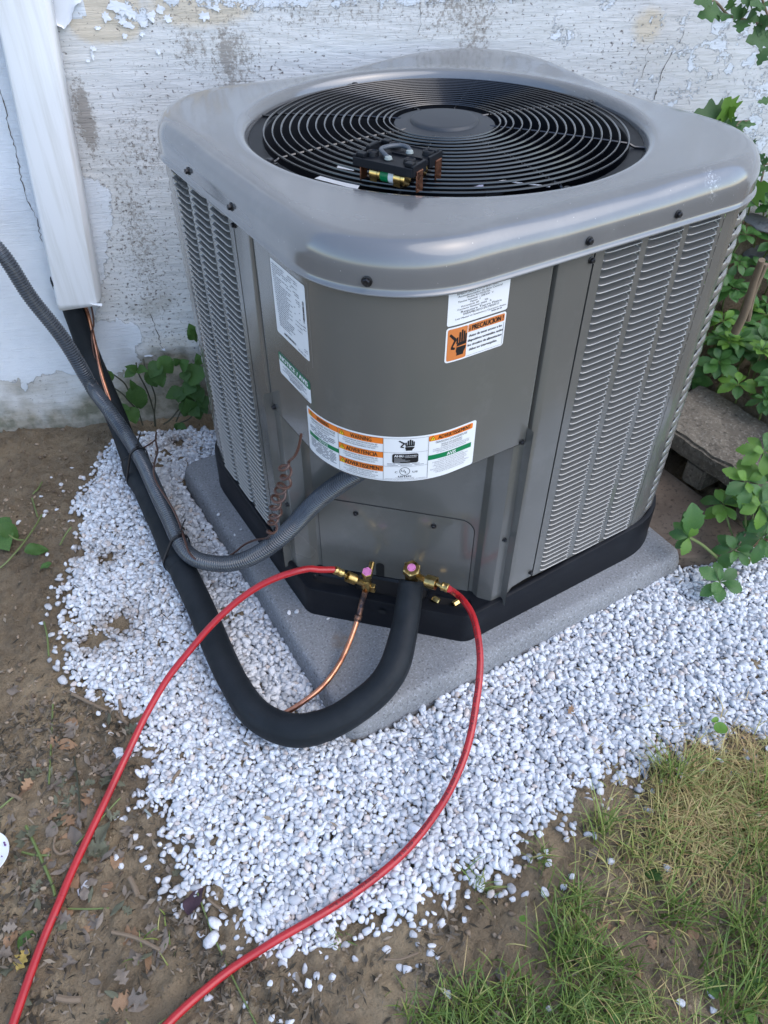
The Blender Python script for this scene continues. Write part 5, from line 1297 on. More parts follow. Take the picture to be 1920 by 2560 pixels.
# print along the second hose
def tube_text(path, s0, txt, h, side, parent, r=.00615):
    L = [0]
    for a, b in zip(path, path[1:]): L.append(L[-1] + (b - a).length)
    T, F, asp = text_norm(txt); W = h * asp; mb = MB(); V = []
    for x, y in T:
        s_ = s0 + x * W; i = min(max(int(np.searchsorted(L, s_)), 1), len(path) - 1); t = (s_ - L[i - 1]) / max(1e-6, L[i] - L[i - 1]); c_ = path[i - 1].lerp(path[i], min(1, t)); d = (path[i] - path[i - 1]).normalized()
        up_ = (CV - c_).normalized(); up_ = (up_ - d * up_.dot(d)).normalized(); sd = d.cross(up_); a = (y - .5) * h / r; V.append(c_ + (up_ * math.cos(a + side) - sd * math.sin(a + side)) * (r + .0001))
    mb.add(V, F); mb.build('hose_print', M['ink'], parent); return s0 + W
s_ = .012
for _ in range(6):
    s_ = tube_text(h2, s_, 'Charging Hose - 4000 PSI Burst', .0046, -.25, ho2) + .03
# two spare brass caps resting in the pan trough
for (u, v, d) in ((1090, 1500, Vector((.35, -.75, -.1))), (1140, 1507, Vector((.9, .1, .0)))):
    p = at(u, v, .070); mb = MB(); hexp(.0058, .014, d.normalized(), p - d.normalized() * .007, mb); o = mb.build('brass_cap', M['gold'], None)
    tag(o, 'small brass flare cap standing tilted in the pan trough, nearer the insulated pipe' if u < 1100 else 'small brass flare cap lying in the pan trough, half behind the red hose', 'cap', 'spare caps in the base pan')

# ================================================================== FUSE BLOCK on the grille
zp = .806; fl_, fr, br_, bl_ = at(888, 396, zp), at(1040, 429, zp), at(1103, 378, zp), at(951, 345, zp)
fc = (fl_ + fr + br_ + bl_) / 4; ex = (fr - fl_).normalized(); ey = (Vector((0, 0, 1)).cross(ex)).normalized(); LX, LY = (fr - fl_).length, abs((br_ - fr).dot(ey))
Rf = Matrix((ex, ey, Vector((0, 0, 1)))).transposed(); fb_ = thing('fuse_block', 'black pull-out fuse block with copper blades and brass fuses lying on the fan grille', 'fuse block', tuple(fc - Vector((0, 0, .03))))
def fpnt(x, y, z): return fc + Rf @ Vector((x * LX / 2, y * LY / 2, z))
mb = MB(); mb.box(fpnt(0, 0, -.004), (LX * .96, LY * .92, .006), Rf, 0, .001)
for y in (-.93, .93): mb.box(fpnt(0, y, -.005), (LX * .98, .003, .011), Rf, 0, .0006)
for x in (-.96, .96):
    mb.box(fpnt(x, -.5, -.004), (.004, LY * .40, .014), Rf, 0, .0008); mb.box(fpnt(x, .5, -.004), (.004, LY * .40, .014), Rf, 0, .0008)
for sx in (-1, 1):
    for y in (-.72, .72): mb.box(fpnt(sx * .80, y, .002), (.012, .010, .006), Rf, 0, .001)
mb.box(fpnt(.30, 0, .0), (LX * .5, .002, .0035), Rf); mb.box(fpnt(-.86, 0, .003), (.006, LY * .30, .010), Rf, 0, .001)
mb.build('housing', M['black'], fb_)
for x, y in ((-.62, -.42), (-.45, .62), (.62, -.42), (.72, .55)):
    mb = MB(); mb.lathe(fpnt(x, y, -.001), (0, 0, 1), [(.0088, 0), (.0078, .005), (.0066, .0058), (.0052, .0045), (0, .0045)], 20); mb.build('boss', M['black'], fb_, True)
mb = MB()
for x, y in ((.10, -.55), (.28, .25), (-.05, .35)): mb.lathe(fpnt(x, y, -.0008), (0, 0, 1), [(.0032, 0), (0, .0001)], 12)
mb.build('screw_hole', M['void'], fb_)
hp = spline([fpnt(-.02, -.50, .001), fpnt(-.20, -.45, .004), fpnt(-.46, -.20, .005), fpnt(-.42, .15, .005), fpnt(-.15, .45, .005), fpnt(.12, .42, .004), fpnt(.22, .30, .001)], 8)
mb = MB(); mb.tube(hp, .0030, 10); mb.build('pull_handle', M['greywire'], fb_, True)
for e_ in ((-.03, -.52), (.22, .31)): mb = MB(); mb.lathe(fpnt(*e_, 0), (0, 0, 1), [(.0055, 0), (.0046, .003), (.003, .004), (0, .004)], 12); mb.build('handle_socket', M['creamlug'], fb_, True)
for x, y in ((-.86, -.55), (-.8, .6), (1.02, -.55), (1.02, .62)):
    mb = MB(); mb.box(fpnt(x, y, -.0185), (.0022, .0155, .0265), Rf, 0, .0006); mb.build('contact_blade', M['copper'], fb_)
for y in (-.60, .45):
    a, b = fpnt(-.52, y, -.0190), fpnt(.66, y, -.0190); d = (b - a).normalized(); L = (b - a).length
    fs = MB(); fs.lathe(a, d, [(0, 0), (.0092, 0), (.0100, .001), (.0100, L * .30), (.0092, L * .31)], 24); fs.lathe(a, d, [(.0092, L * .69), (.0100, L * .70), (.0100, L - .001), (.0092, L), (0, L)], 24); fu = fs.build('fuse', M['gold'], fb_, True)
    mb = MB(); mb.lathe(a, d, [(.0092, L * .31), (.0092, L * .54)], 20); mb.build('fuse_band', M['green'], fu, True); mb = MB(); mb.lathe(a, d, [(.0092, L * .54), (.0092, L * .69)], 20); mb.build('fuse_band', M['white'], fu, True)
    for f in (.14, .80):
        c_ = a + d * (L * f); mb = MB(); V = []
        for t in np.linspace(-2.3, 2.3, 15):
            for hw_ in (-.0052, .0052): V.append(c_ + d * hw_ + (Vector((0, 0, -1)) * math.cos(t) * 1.0 + Rf @ Vector((0, 1, 0)) * math.sin(t)) * (.0107 + (.0025 if abs(t) > 2.1 else 0)) * -1)
        V2 = V; mb.add(V2, grid_faces(15, 2)); mb.box(c_ + Vector((0, 0, .0098)), (.010, .003, .006), Rf); mb.build('fuse_clip', M['gold'], fb_, True)

# papers and a wire seen through the grille
def zq(pts, z): return [at(u, v, z) for u, v in pts]
quad('inner_label', zq([(1112, 434), (1212, 440), (1208, 468), (1108, 464)], .70), M['paper'], ac)
quad('inner_label', zq([(1196, 384), (1217, 384), (1214, 440), (1192, 440)], .70), M['paper'], ac)
quad('inner_label', zq([(800, 440), (900, 462), (893, 474), (786, 446)], .70), M['white'], ac)
quad('inner_label', zq([(846, 412), (886, 420), (884, 427), (842, 419)], .70), M['white'], ac)
mb = MB()
for i in range(6): mb.add(zq([(1118 + i * 14, 441), (1127 + i * 14, 442), (1126 + i * 14, 450), (1117 + i * 14, 449)], .7015), [(0, 1, 2, 3)])
mb.build('inner_print', M['ink'], ac)
mb = MB(); mb.tube(spline([at(1240, 456, .72), at(1262, 452, .72), at(1300, 458, .72), at(1345, 463, .72), at(1375, 467, .72)], 6), .0012, 5); mb.build('inner_wire', M['white'], ac)
# ================================================================== LEAVES AND PLANTS
def leaf_mesh(name, mt, outline, curl=.15, fold=.12, nx=7, wave=.03, seed=0, droop=.25):
    """leaf along +x, length 1; outline(t) -> half width; slightly folded and drooping"""
    r_ = random.Random(seed); V = []; n = 19
    for i in range(n):
        t = i / (n - 1); w = max(.004, outline(t, r_)); z0 = -droop * t * t + curl * t * (1 - t)
        for j in range(nx):
            s_ = -1 + 2 * j / (nx - 1); V.append((t, s_ * w, z0 + fold * abs(s_) * w * 1.6 + wave * math.sin(9 * t + 3 * s_ + seed) * w * abs(s_)))
    return mesh(name, V, grid_faces(n, nx), mt, None, True)
def obovate(t, r_):      # pachysandra: narrow base, broad toothed tip
    w = .30 * math.sin(math.pi * min(1, t ** 1.35 * .98)) ** .9 * (1 if t < .6 else 1)
    if t > .52: w *= 1 + .16 * math.cos((t - .52) * 2 * math.pi / .135)
    return w if t > .08 else .03
def ovate(t, r_): return .36 * math.sin(math.pi * t ** .75) ** .85 * (1 + .05 * math.cos(t * 70))
def lobed(t, r_):        # rose-of-sharon leaf: wedge base, deep irregular teeth
    w = .34 * math.sin(math.pi * t ** .72) ** .8; return w * (1 + .30 * math.cos(2 * math.pi * (t * 3.2 + .15))) if t > .1 else .02 + t * .5
def dryl(t, r_): return .30 * math.sin(math.pi * t) ** .7 * (1 + .45 * math.cos(2 * math.pi * t * 3.6)) if .06 < t < .98 else .01
def drys(t, r_): return .17 * math.sin(math.pi * t) ** .8
PL = [leaf_mesh('leaf', M['leaf_pachy'], obovate, .22, .10, 7, .04, s, d) for s, d in ((1, .25), (2, .4), (3, .12))]
PB = [leaf_mesh('leaf', M['leaf_bright'], obovate, .2, .1, 7, .04, s, d) for s, d in ((4, .3), (5, .15))]
SHL = [leaf_mesh('leaf', M['leaf_shrub'], lobed, .15, .08, 7, .08, s, .1) for s in (1, 2, 3)]
SHB = [leaf_mesh('leaf', M['leaf_bright'], lobed, .15, .08, 7, .08, 9, .05)]
WL = [leaf_mesh('leaf', M['leaf_weed'], ovate, .12, .12, 7, .12, s, .25) for s in (1, 2, 3)]
def put_leaf(me, base, d, up, size, parent, width=1.0):
    d = Vector(d).normalized(); up = Vector(up); up = (up - d * up.dot(d)).normalized(); y = up.cross(d)
    o = bpy.data.objects.new('leaf', me); COL.objects.link(o); o.parent = parent
    R_ = Matrix((d * size, y * size * width, up * size)).transposed().to_4x4(); off = Vector((0, 0, 0)); p = parent
    while p is not None: off += p.location; p = p.parent
    R_.translation = Vector(base) - off; o.matrix_local = R_; return o
def whorl(base, top, size, parent, meshes, n, rnd, tilt=.15, stem='stem_green', upv=None, second=True):
    base, top = Vector(base), Vector(top); ax_ = (top - base).normalized()
    mid = base.lerp(top, .5) + Vector((rnd.uniform(-.01, .01), rnd.uniform(-.01, .01), 0)); mb = MB(); mb.tube(spline([base, mid, top], 4), .0022, 6); mb.build('stem', M[stem], parent, True)
    upv = upv or (ax_ + Vector((0, 0, .7))).normalized(); u = upv.orthogonal().normalized(); w = upv.cross(u); a0 = rnd.uniform(0, 6)
    for ring_, (cnt, sz, el, dz) in enumerate(((n, size, tilt, 0), (max(3, n // 2), size * .68, tilt + .55, .004)) if second else ((n, size, tilt, 0),)):
        for i in range(cnt):
            a = a0 + 2 * math.pi * (i + .5 * ring_) / cnt + rnd.uniform(-.25, .25); e = el + rnd.uniform(-.15, .2)
            d = (u * math.cos(a) + w * math.sin(a)) * math.cos(e) + upv * math.sin(e); put_leaf(rnd.choice(meshes), top + upv * dz + d * .003, d, upv, sz * rnd.uniform(.8, 1.12), parent, rnd.uniform(.85, 1.15))
# spreading ground-cover bank on the right (each plant its own thing)
rb_ = random.Random(21); cnt = 0; placed = []
def proj(p):
    q = RM.transposed() @ (Vector(p) - CV); return 960 + FPX * q.x / -q.z, 1280 - FPX * q.y / -q.z
tries = 0
while cnt < 145 and tries < 9000:
    tries += 1
    x, y = rb_.uniform(1.0, 1.95), rb_.uniform(-.05, .62); d = float(wdist(x, y))
    if d > .985 or x < 1.13 - .10 * float(sstep(.30, .42, y)) : continue
    h = float(ground_h(x, y)); H_ = rb_.uniform(.07, .13); u, v = proj((x, y, h + H_))
    if u < 1560 or u > 2350 or v < 470: continue
    if v > 1010 and u < 1900: continue
    if min([math.hypot(x - a, y - b) for a, b in placed] or [9]) < .036: continue
    if any(abs(u - a) < 0 for a in ()): continue
    placed.append((x, y)); cnt += 1
    big = rb_.random(); lab = 'low green ground-cover plant with whorled toothed leaves on the bank beyond the blocks'
    t_ = thing('ground_cover_plant', lab, 'plant', (x, y, h), 'ground-cover plants on the right bank')
    whorl((x, y, h), (x - rb_.uniform(0, .02), y - rb_.uniform(-.01, .03), h + H_), rb_.uniform(.030, .056), t_, PL if big < .75 else PL[:1] + PB, rb_.choice((6, 7, 8)), rb_, rb_.uniform(-.1, .35), 'stem_green', Vector((rb_.uniform(-.45, .1), rb_.uniform(-.55, .1), 1)).normalized())
# sprigs in front of the blocks, at the gravel edge
def sprig(name, label, base, tops, size, n, seed, meshes=None, grp=None):
    t_ = thing(name, label, 'plant', tuple(base), grp); r_ = random.Random(seed)
    for k_, tp in enumerate(tops):
        pt_, sz, tl_, upv = tp; whorl(base, pt_, sz, t_, meshes or (PL[:2] + PB), n, r_, tl_, 'stem_green', Vector(upv).normalized() if upv else None)
    return t_
b0 = at(1872, 1412, -.045)
sprig('tall_sprig', 'upright green sprig of several whorls in front of the block at the right edge', b0, [(at(1866, 1205, .150), .045, .05, (-.3, -.5, 1)), (at(1908, 1130, .205), .044, .05, (-.3, -.5, 1)), (at(1900, 1262, .120), .048, -.05, (-.1, -.6, 1)), (at(1808, 1262, .085), .042, .0, (-.5, -.2, 1))], .06, 7, 3)
t_ = thing('fallen_sprig', 'bent green sprig leaning over the slab corner beside the pad', 'plant', tuple(at(1816, 1420, -.045))); r_ = random.Random(8)
sb, st_ = at(1816, 1420, -.045), at(1722, 1343, .055); mb = MB(); mb.tube(spline([sb, at(1790, 1392, .005), at(1755, 1362, .035), st_], 5), .0032, 7); mb.build('stem', M['stem_green'], t_, True)
for (u, v, z, sz, k_) in ((1738, 1285, .120, .060, 0), (1722, 1300, .100, .055, 0), (1700, 1315, .070, .055, 1), (1690, 1335, .060, .050, 0), (1700, 1362, .040, .048, 2), (1735, 1330, .075, .042, 3), (1715, 1372, .045, .045, 3)):
    e = at(u, v, z); d = e - st_; put_leaf((PL + PB)[k_] if k_ < 3 else PB[0], st_, d, Vector((-.3, -.6, .7)), d.length * 1.05 + .01, t_)
mb = MB()
for i in range(3): mb.tube(spline([sb + Vector((0, 0, .0)), sb + Vector((.004 * i, .005, .02)), at(1840 + 12 * i, 1375 - 20 * i, .03 + .01 * i)], 4), .0016, 5)
mb.build('side_stem', M['bark'], t_, True)
for (bu, bv, tu, tv, z, s) in ((1790, 1430, 1800, 1455, .0, 11), (1905, 1380, 1905, 1345, .04, 12), (1860, 1395, 1835, 1375, .02, 14), (1935, 1330, 1930, 1290, .10, 15), (1950, 1240, 1945, 1200, .14, 16)):
    b_ = at(bu, bv, -.045); lab = {11: 'small dark sprig lying on the gravel below the fallen sprig', 12: 'low sprig at the gravel edge under the tall sprig', 14: 'small leafy sprout between the fallen sprig and the tall sprig', 15: 'leafy sprig at the right edge, above the gravel', 16: 'leafy sprig at the right edge, higher than its neighbour'}[s]
    sprig('small_sprig', lab, b_, [(at(tu, tv, z), .046, .05, (-.4, -.5, .9))], .045, 6, s, PL)
# white flower petals among the sprigs
mb = MB()
for i, (u, v) in enumerate(((1862, 1375), (1872, 1368), (1866, 1388), (1880, 1382), (1855, 1380))):
    p = at(u, v, .0); d = Vector((random.uniform(-1, 1), random.uniform(-1, 1), .5)).normalized() * .012; w = Vector((-d.y, d.x, .004)); mb.add([p - d, p - w * .8, p + d, p + w], [(0, 1, 2, 3)])
o = mb.build('fallen_blossom', M['white'], None); tag(o, 'crumpled white blossom among the leaves at the gravel edge', 'flower')
# broken branch stump in the ground cover
mb = MB(); mb.tube(spline([at(1838, 830, .24), at(1862, 780, .30), at(1885, 705, .38), at(1905, 650, .44)], 5), [.010 * (1 - .02 * i) for i in range(16)], 10); mb.tube(spline([at(1870, 800, .27), at(1882, 740, .34), at(1915, 660, .42)], 4), .006, 8)
o = mb.build('cut_branch', M['bark'], None, True); tag(o, 'thick broken pale-brown branch leaning among the ground-cover plants', 'branch')

# shrub branches in front of the wall at the upper right
def wpx(u, v, d=.88): return onw(u, v, d)
def shrub(name, label, stems, leaves, d=.88):
    pts0 = stems[0][0]; b_ = wpx(*pts0, d); t_ = thing(name, label, 'branch', tuple(b_))
    mb = MB()
    for s_ in stems: mb.tube(spline([wpx(u, v, d + .01 * math.sin(i)) for i, (u, v) in enumerate(s_)], 5), .0024, 7)
    mb.build('stem', M['bark'], t_, True)
    for i, (u0, v0, u1, v1, wd, br) in enumerate(leaves):
        a, b = wpx(u0, v0, d - .005), wpx(u1, v1, d - .012 - .01 * (i % 3)); dd = b - a; n_ = (CV - a).normalized() + Vector((0, 0, .35)) + Vector((.3 * math.sin(i * 2.1), .2 * math.cos(i), 0)); put_leaf((SHB[0] if br else SHL[i % 3]), a, dd, n_, dd.length * 1.03, t_, wd)
    return t_
K = .226
def Z(x, y): return 1600 + x * K, y * K
L1 = [(905, 130, 655, 165, 1.0, 0), (985, 108, 1005, -10, 1.1, 0), (960, 150, 915, 215, 1.1, 0), (1140, 190, 1020, 95, 1.1, 0), (1150, 190, 1165, 100, .9, 0), (1150, 215, 1100, 345, 1.2, 0), (1180, 200, 1330, 215, 1.0, 0), (1300, 270, 1330, 395, 1.1, 0), (1420, 420, 1205, 440, 1.0, 0), (1410, 520, 1305, 720, 1.0, 0),
      (1290, 250, 1400, 180, 1.2, 0), (1340, 30, 1240, 40, 1.0, 0), (1390, 80, 1250, 105, .7, 0), (800, 10, 615, 15, .9, 0), (1330, 280, 1440, 240, 1.2, 0), (1260, 10, 1130, 5, 1.2, 0), (1380, 20, 1440, 70, 1.0, 0), (1200, 160, 1280, 150, .9, 0), (1400, 330, 1460, 420, 1.2, 0)]
shrub('shrub_branch', 'leafy shrub branch hanging into the top right corner before the wall', [[Z(760, 5), Z(850, 30), Z(980, 170), Z(1150, 215), Z(1290, 245), Z(1450, 300)], [Z(1350, -20), Z(1385, 90), Z(1420, 180), Z(1480, 300)], [Z(1290, 240), Z(1310, 290)], [Z(1480, 330), Z(1400, 480), Z(1380, 470)]],
      [(*Z(a, b), *Z(c_, d), w, br) for a, b, c_, d, w, br in L1], .86)
L2 = [(985, 1320, 612, 1260, 1.0, 0), (985, 1310, 945, 1100, 1.5, 1), (965, 1325, 1040, 1450, 1.4, 0), (1070, 1385, 1290, 1370, .45, 0), (1060, 1400, 1145, 1475, .9, 0), (975, 1300, 1055, 1190, 1.0, 1), (1460, 1120, 1315, 1120, .7, 0)]
shrub('shrub_shoot', 'small leafy shoot rising just behind the right corner of the air conditioner', [[Z(1060, 1600), Z(1040, 1450), Z(975, 1310)], [Z(1060, 1400), Z(1100, 1350), Z(1215, 1340)], [Z(1480, 1140), Z(1440, 1120)]], [(*Z(a, b), *Z(c_, d), w, br) for a, b, c_, d, w, br in L2], .84)
L3 = [(1300, 1780, 1380, 1700, 1.2, 0), (1340, 1800, 1440, 1760, 1.1, 0), (1290, 1840, 1250, 2000, 1.2, 0), (1370, 1830, 1300, 1900, 1.2, 0), (1380, 1840, 1450, 1900, 1.0, 0), (1200, 2180, 1420, 2040, 1.6, 1), (1250, 2120, 1330, 2080, 1.0, 0), (1180, 1520, 1200, 1600, .8, 0), (1230, 1570, 1260, 1600, .9, 0)]
shrub('shrub_shoot', 'dark leafy shoot at the right edge below the lid corner', [[Z(1260, 2250), Z(1340, 2000), Z(1370, 1820), Z(1300, 1760)], [Z(1370, 1820), Z(1460, 1800)]], [(*Z(a, b), *Z(c_, d), w, br) for a, b, c_, d, w, br in L3], .80)
# weeds against the wall foot at the left of the unit
K4 = .2411
def Y4(x, y): return 240 + x * K4, 820 + y * K4
def weed(label, stems, leaves, d=.955, seed=0):
    b_ = onw(*Y4(*stems[0][-1]), d); t_ = thing('wall_weed', label, 'weed', tuple(b_)); mb = MB()
    for s_ in stems: mb.tube(spline([onw(*Y4(*p), d + (.02 if i == 0 else 0) - .0 * i) for i, p in enumerate(s_)], 5), .0019, 6)
    mb.build('stem', M['stem_dark'], t_, True)
    for i, (x0, y0, x1, y1, wd, br) in enumerate(leaves):
        a, b = onw(*Y4(x0, y0), d - .008), onw(*Y4(x1, y1), d - .018 - .008 * (i % 3)); dd = b - a; n_ = (CV - a).normalized() + Vector((.25 * math.sin(i * 1.7), 0, .5)); put_leaf(WL[i % 3], a, dd, n_, dd.length * 1.05, t_, wd)
weed('broad-leaved green weed with bare dark stems at the wall foot between pipe and unit', [[(415, 360), (440, 470), (530, 650), (600, 870), (618, 1020)], [(492, 318), (510, 430), (560, 560), (615, 720), (605, 890), (610, 1020)], [(98, 428), (220, 510), (300, 580), (350, 680), (430, 840), (485, 1010)], [(150, 600), (270, 680), (350, 770), (430, 850)], [(205, 655), (250, 760), (300, 860), (320, 985)]],
     [(160, 450, 105, 560, 1.2, 0), (410, 420, 300, 500, 1.0, 0), (430, 430, 505, 430, .9, 0), (425, 590, 440, 860, 1.0, 0), (520, 450, 640, 600, 1.1, 0), (610, 420, 700, 600, 1.1, 0), (650, 300, 800, 470, 1.1, 0), (260, 780, 320, 960, 1.0, 0), (345, 820, 420, 980, 1.2, 0), (400, 640, 370, 560, .8, 0), (430, 440, 330, 400, .8, 0), (660, 350, 560, 500, 1.2, 0)], .965)
weed('dense green weed clump touching the left rear corner of the unit', [[(950, 590), (930, 740), (870, 880), (830, 970)], [(1010, 690), (1015, 830), (980, 930), (870, 985)], [(1050, 690), (1040, 800), (1000, 900)], [(870, 830), (780, 940), (700, 1000)]],
     [(900, 640, 720, 710, 1.0, 0), (930, 520, 1120, 440, 1.3, 0), (920, 450, 930, 540, 1.4, 0), (900, 600, 960, 800, 1.5, 0), (960, 560, 1030, 720, 1.5, 0), (1020, 620, 1100, 760, 1.3, 0), (860, 380, 820, 330, 1.2, 0), (880, 420, 930, 350, 1.2, 0), (1080, 700, 1140, 830, 1.3, 0), (870, 980, 850, 1080, 1.3, 0), (850, 1000, 930, 1050, 1.0, 0), (1000, 880, 960, 780, 1.3, 0), (1040, 840, 1090, 950, 1.2, 0), (1100, 800, 1150, 880, 1.2, 0), (980, 820, 1060, 900, 1.4, 0),
      (1030, 120, 985, -15, 1.1, 0), (1060, 120, 1010, 40, 1.0, 0), (880, 620, 850, 760, 1.3, 0), (1090, 380, 1050, 290, 1.0, 0), (940, 760, 900, 900, 1.2, 0), (1000, 560, 930, 680, 1.4, 0)], .955)

# ================================================================== GROUND LITTER
dry_specs = [('dry_a', dryl), ('dry_a', drys), ('dry_b', dryl), ('dry_c', dryl), ('dry_a', ovate), ('dry_c', drys), ('dry_b', ovate)]
DL = []
for i, (mn, f) in enumerate(dry_specs * 2): DL.append(leaf_mesh('dry_leaf', M[mn], f, .35 * math.sin(i * 2.3), .35 * math.cos(i * 1.9), 5, .35, 20 + i, .4 * math.sin(i * 3.1)))
rl = random.Random(5); nleaf = 0
def lay_leaf(x, y, size, me, label, grp, name='dry_leaf', cat='leaf', a=None, lift=.0):
    h = float(ground_h(x, y) + soil_rough(x, y)) + .004 + lift; o = bpy.data.objects.new(name, me); COL.objects.link(o); o.location = (x, y, h); o.scale = (size, size * rl.uniform(.8, 1.1), size * .6)
    o.rotation_euler = (rl.gauss(0, .3), rl.gauss(0, .25), rl.uniform(0, 6.28) if a is None else a); return tag(o, label, cat, grp)
clusters = [(at(u, v, -.05), s) for u, v, s in ((150, 1870, .04), (100, 2000, .05), (60, 2120, .05), (150, 2200, .05), (220, 2230, .05), (300, 2130, .05), (230, 2380, .06), (180, 2310, .04), (330, 2350, .05), (90, 2230, .05), (170, 2080, .05), (60, 1960, .04), (250, 1990, .05), (350, 2440, .04), (270, 1850, .04), (40, 2350, .05), (420, 2280, .04), (150, 1960, .05), (210, 2130, .04))]
while nleaf < 215:
    if rl.random() < .8: c_, s_ = rl.choice(clusters); x, y = c_.x + rl.gauss(0, s_), c_.y + rl.gauss(0, s_)
    else: x, y = rl.uniform(-.8, -.2), rl.uniform(-.5, .45)
    if inside(np.array([x]), np.array([y]), gpoly)[0] and rl.random() < .93: continue
    big = rl.random() < .2; k_ = rl.choices(range(14), weights=[4, 4, 1, 2, 2, 2, 1] * 2)[0]
    lay_leaf(x, y, rl.uniform(.016, .030) if not big else rl.uniform(.028, .038), DL[k_], 'small withered leaf lying on the trodden soil at the lower left', 'withered leaves on the soil'); nleaf += 1
for u, v in ((1530, 2320), (1560, 2310), (1480, 2140), (1490, 2330), (1520, 2290), (1750, 2340), (1560, 2130), (1640, 2370), (1290, 2440), (1240, 2420), (1610, 2440), (1700, 2400), (1450, 2400), (1870, 2080)):
    p = at(u, v, -.045); lay_leaf(p.x, p.y, rl.uniform(.014, .026), DL[rl.choice((0, 2, 4, 6))], 'small dry leaf caught in the patchy grass', 'dry leaves in the grass')
sp_leaf = lambda mn, f, s: leaf_mesh('dry_leaf', M[mn], f, .3, .3, 7, .3, s, .1)
for u, v, sz, mn, f, lab, a in ((350, 2330, .040, 'dry_b', dryl, 'large curled orange-brown leaf at the lower left between soil and gravel', 2.6), (362, 2430, .042, 'dry_b', drys, 'folded pale orange leaf standing on edge near the bottom left', 1.2), (468, 2285, .042, 'dry_d', ovate, 'dark purple leaf at the gravel edge', .6), (36, 2425, .030, 'dry_e', dryl, 'yellow leaf at the far left near the red hose', .7),
                              (1418, 1788, .020, 'dry_b', dryl, 'small brown leaf lying on the gravel right of the red hose', .4), (140, 2290, .028, 'dry_a', dryl, 'pale lobed leaf draped beside the left red hose', 5.5), (165, 2320, .030, 'dry_c', dryl, 'pale olive lobed leaf below the left red hose bend', 2.0), (290, 2420, .027, 'dry_a', dryl, 'pointed pale leaf at the bottom left', 4.9), (195, 2400, .024, 'dry_a', dryl, 'lobed grey leaf left of the pointed pale leaf', 3.0), (42, 2340, .042, 'leaf_weed', ovate, 'dark green fallen leaf at the lower left edge', 5.4), (245, 2110, .038, 'dry_c', ovate, 'limp olive leaf beside the left red hose', .8), (130, 1410, .026, 'leaf_weed', ovate, 'wilted dark leaf on the bare soil left of the gravel', 3.1)):
    p = at(u, v, -.045); lay_leaf(p.x, p.y, sz, sp_leaf(mn, f, int(u)), lab, None, a=a, lift=.010 if u == 1418 else .004)
# uprooted weed lying at the left edge
tw = thing('pulled_weed', 'pulled weed with pale stem and broad leaf lying on the soil at the left edge', 'weed', tuple(at(60, 1370, -.05))); mb = MB()
for s_ in ([(0, 1420, -.045), (22, 1400, -.04), (55, 1362, -.035), (85, 1320, -.035), (105, 1287, -.04)], [(0, 1315, -.02), (20, 1335, -.025), (40, 1348, -.035), (60, 1350, -.04)], [(80, 1245, -.05), (92, 1285, -.045), (95, 1293, -.05)], [(105, 1205, -.05), (95, 1222, -.045), (82, 1235, -.05)], [(110, 1555, -.05), (118, 1590, -.045), (122, 1640, -.05)], [(150, 1362, -.04), (165, 1335, -.035), (178, 1318, -.03)]): mb.tube(spline([at(*p) for p in s_], 6), .0018, 6)
mb.build('stem', M['stem_green'], tw, True)
put_leaf(WL[0], at(-15, 1300, -.02), at(22, 1400, -.035) - at(-15, 1300, -.02), (-.3, -.4, 1), .085, tw, 1.2); put_leaf(WL[1], at(0, 1310, .0), at(25, 1330, -.02) - at(0, 1310, .0), (-.3, -.4, 1), .05, tw, 1.0); put_leaf(WL[2], at(60, 1378, -.035), at(100, 1372, -.04) - at(60, 1378, -.035), (-.2, -.2, 1), .05, tw, .9)
# twigs and stalks
TW = [([(65, 2065), (100, 2140), (130, 2210), (138, 2240)], .0024, 'stem_green'), ([(55, 2130), (90, 2138), (125, 2138)], .0018, 'stem_green'), ([(190, 2110), (240, 2060), (285, 2010), (300, 1995)], .0015, 'stem_green'), ([(170, 2271), (220, 2272), (272, 2270)], .0014, 'stem_green'), ([(132, 1760), (128, 1850), (122, 1960)], .0016, 'stem_green'), ([(180, 1735), (230, 1760), (290, 1790), (320, 1810)], .0032, 'bark'), ([(138, 2092), (135, 2120), (150, 2135), (175, 2126)], .0022, 'bark'),
      ([(325, 2195), (335, 2215), (345, 2240)], .0040, 'bark'), ([(280, 2330), (340, 2345), (400, 2375)], .0028, 'bark'), ([(145, 2495), (170, 2500), (205, 2500)], .0045, 'bark'), ([(495, 2235), (530, 2330), (575, 2430), (640, 2560)], .0013, 'stem_green'), ([(185, 1890), (195, 1960), (200, 2030)], .0016, 'stem_dark'), ([(20, 1985), (40, 1992), (55, 2000)], .0030, 'bark'), ([(520, 2250), (545, 2270), (570, 2285)], .0020, 'bark'),
      ([(430, 1960), (440, 1945), (452, 1930)], .0032, 'bark'), ([(362, 2024), (370, 2032), (378, 2040)], .0018, 'creamlug'), ([(645, 2130), (648, 2110), (652, 2090)], .0016, 'bark'), ([(660, 2190), (670, 2200), (680, 2212)], .0018, 'stem_dark'), ([(680, 2225), (683, 2250), (686, 2270)], .0018, 'bark'), ([(0, 2020), (30, 1995), (36, 1990)], .0018, 'stem_green'), ([(300, 1748), (305, 1790), (312, 1800)], .0030, 'bark'), ([(960, 2398), (1000, 2398), (1045, 2382)], .0018, 'bark')]
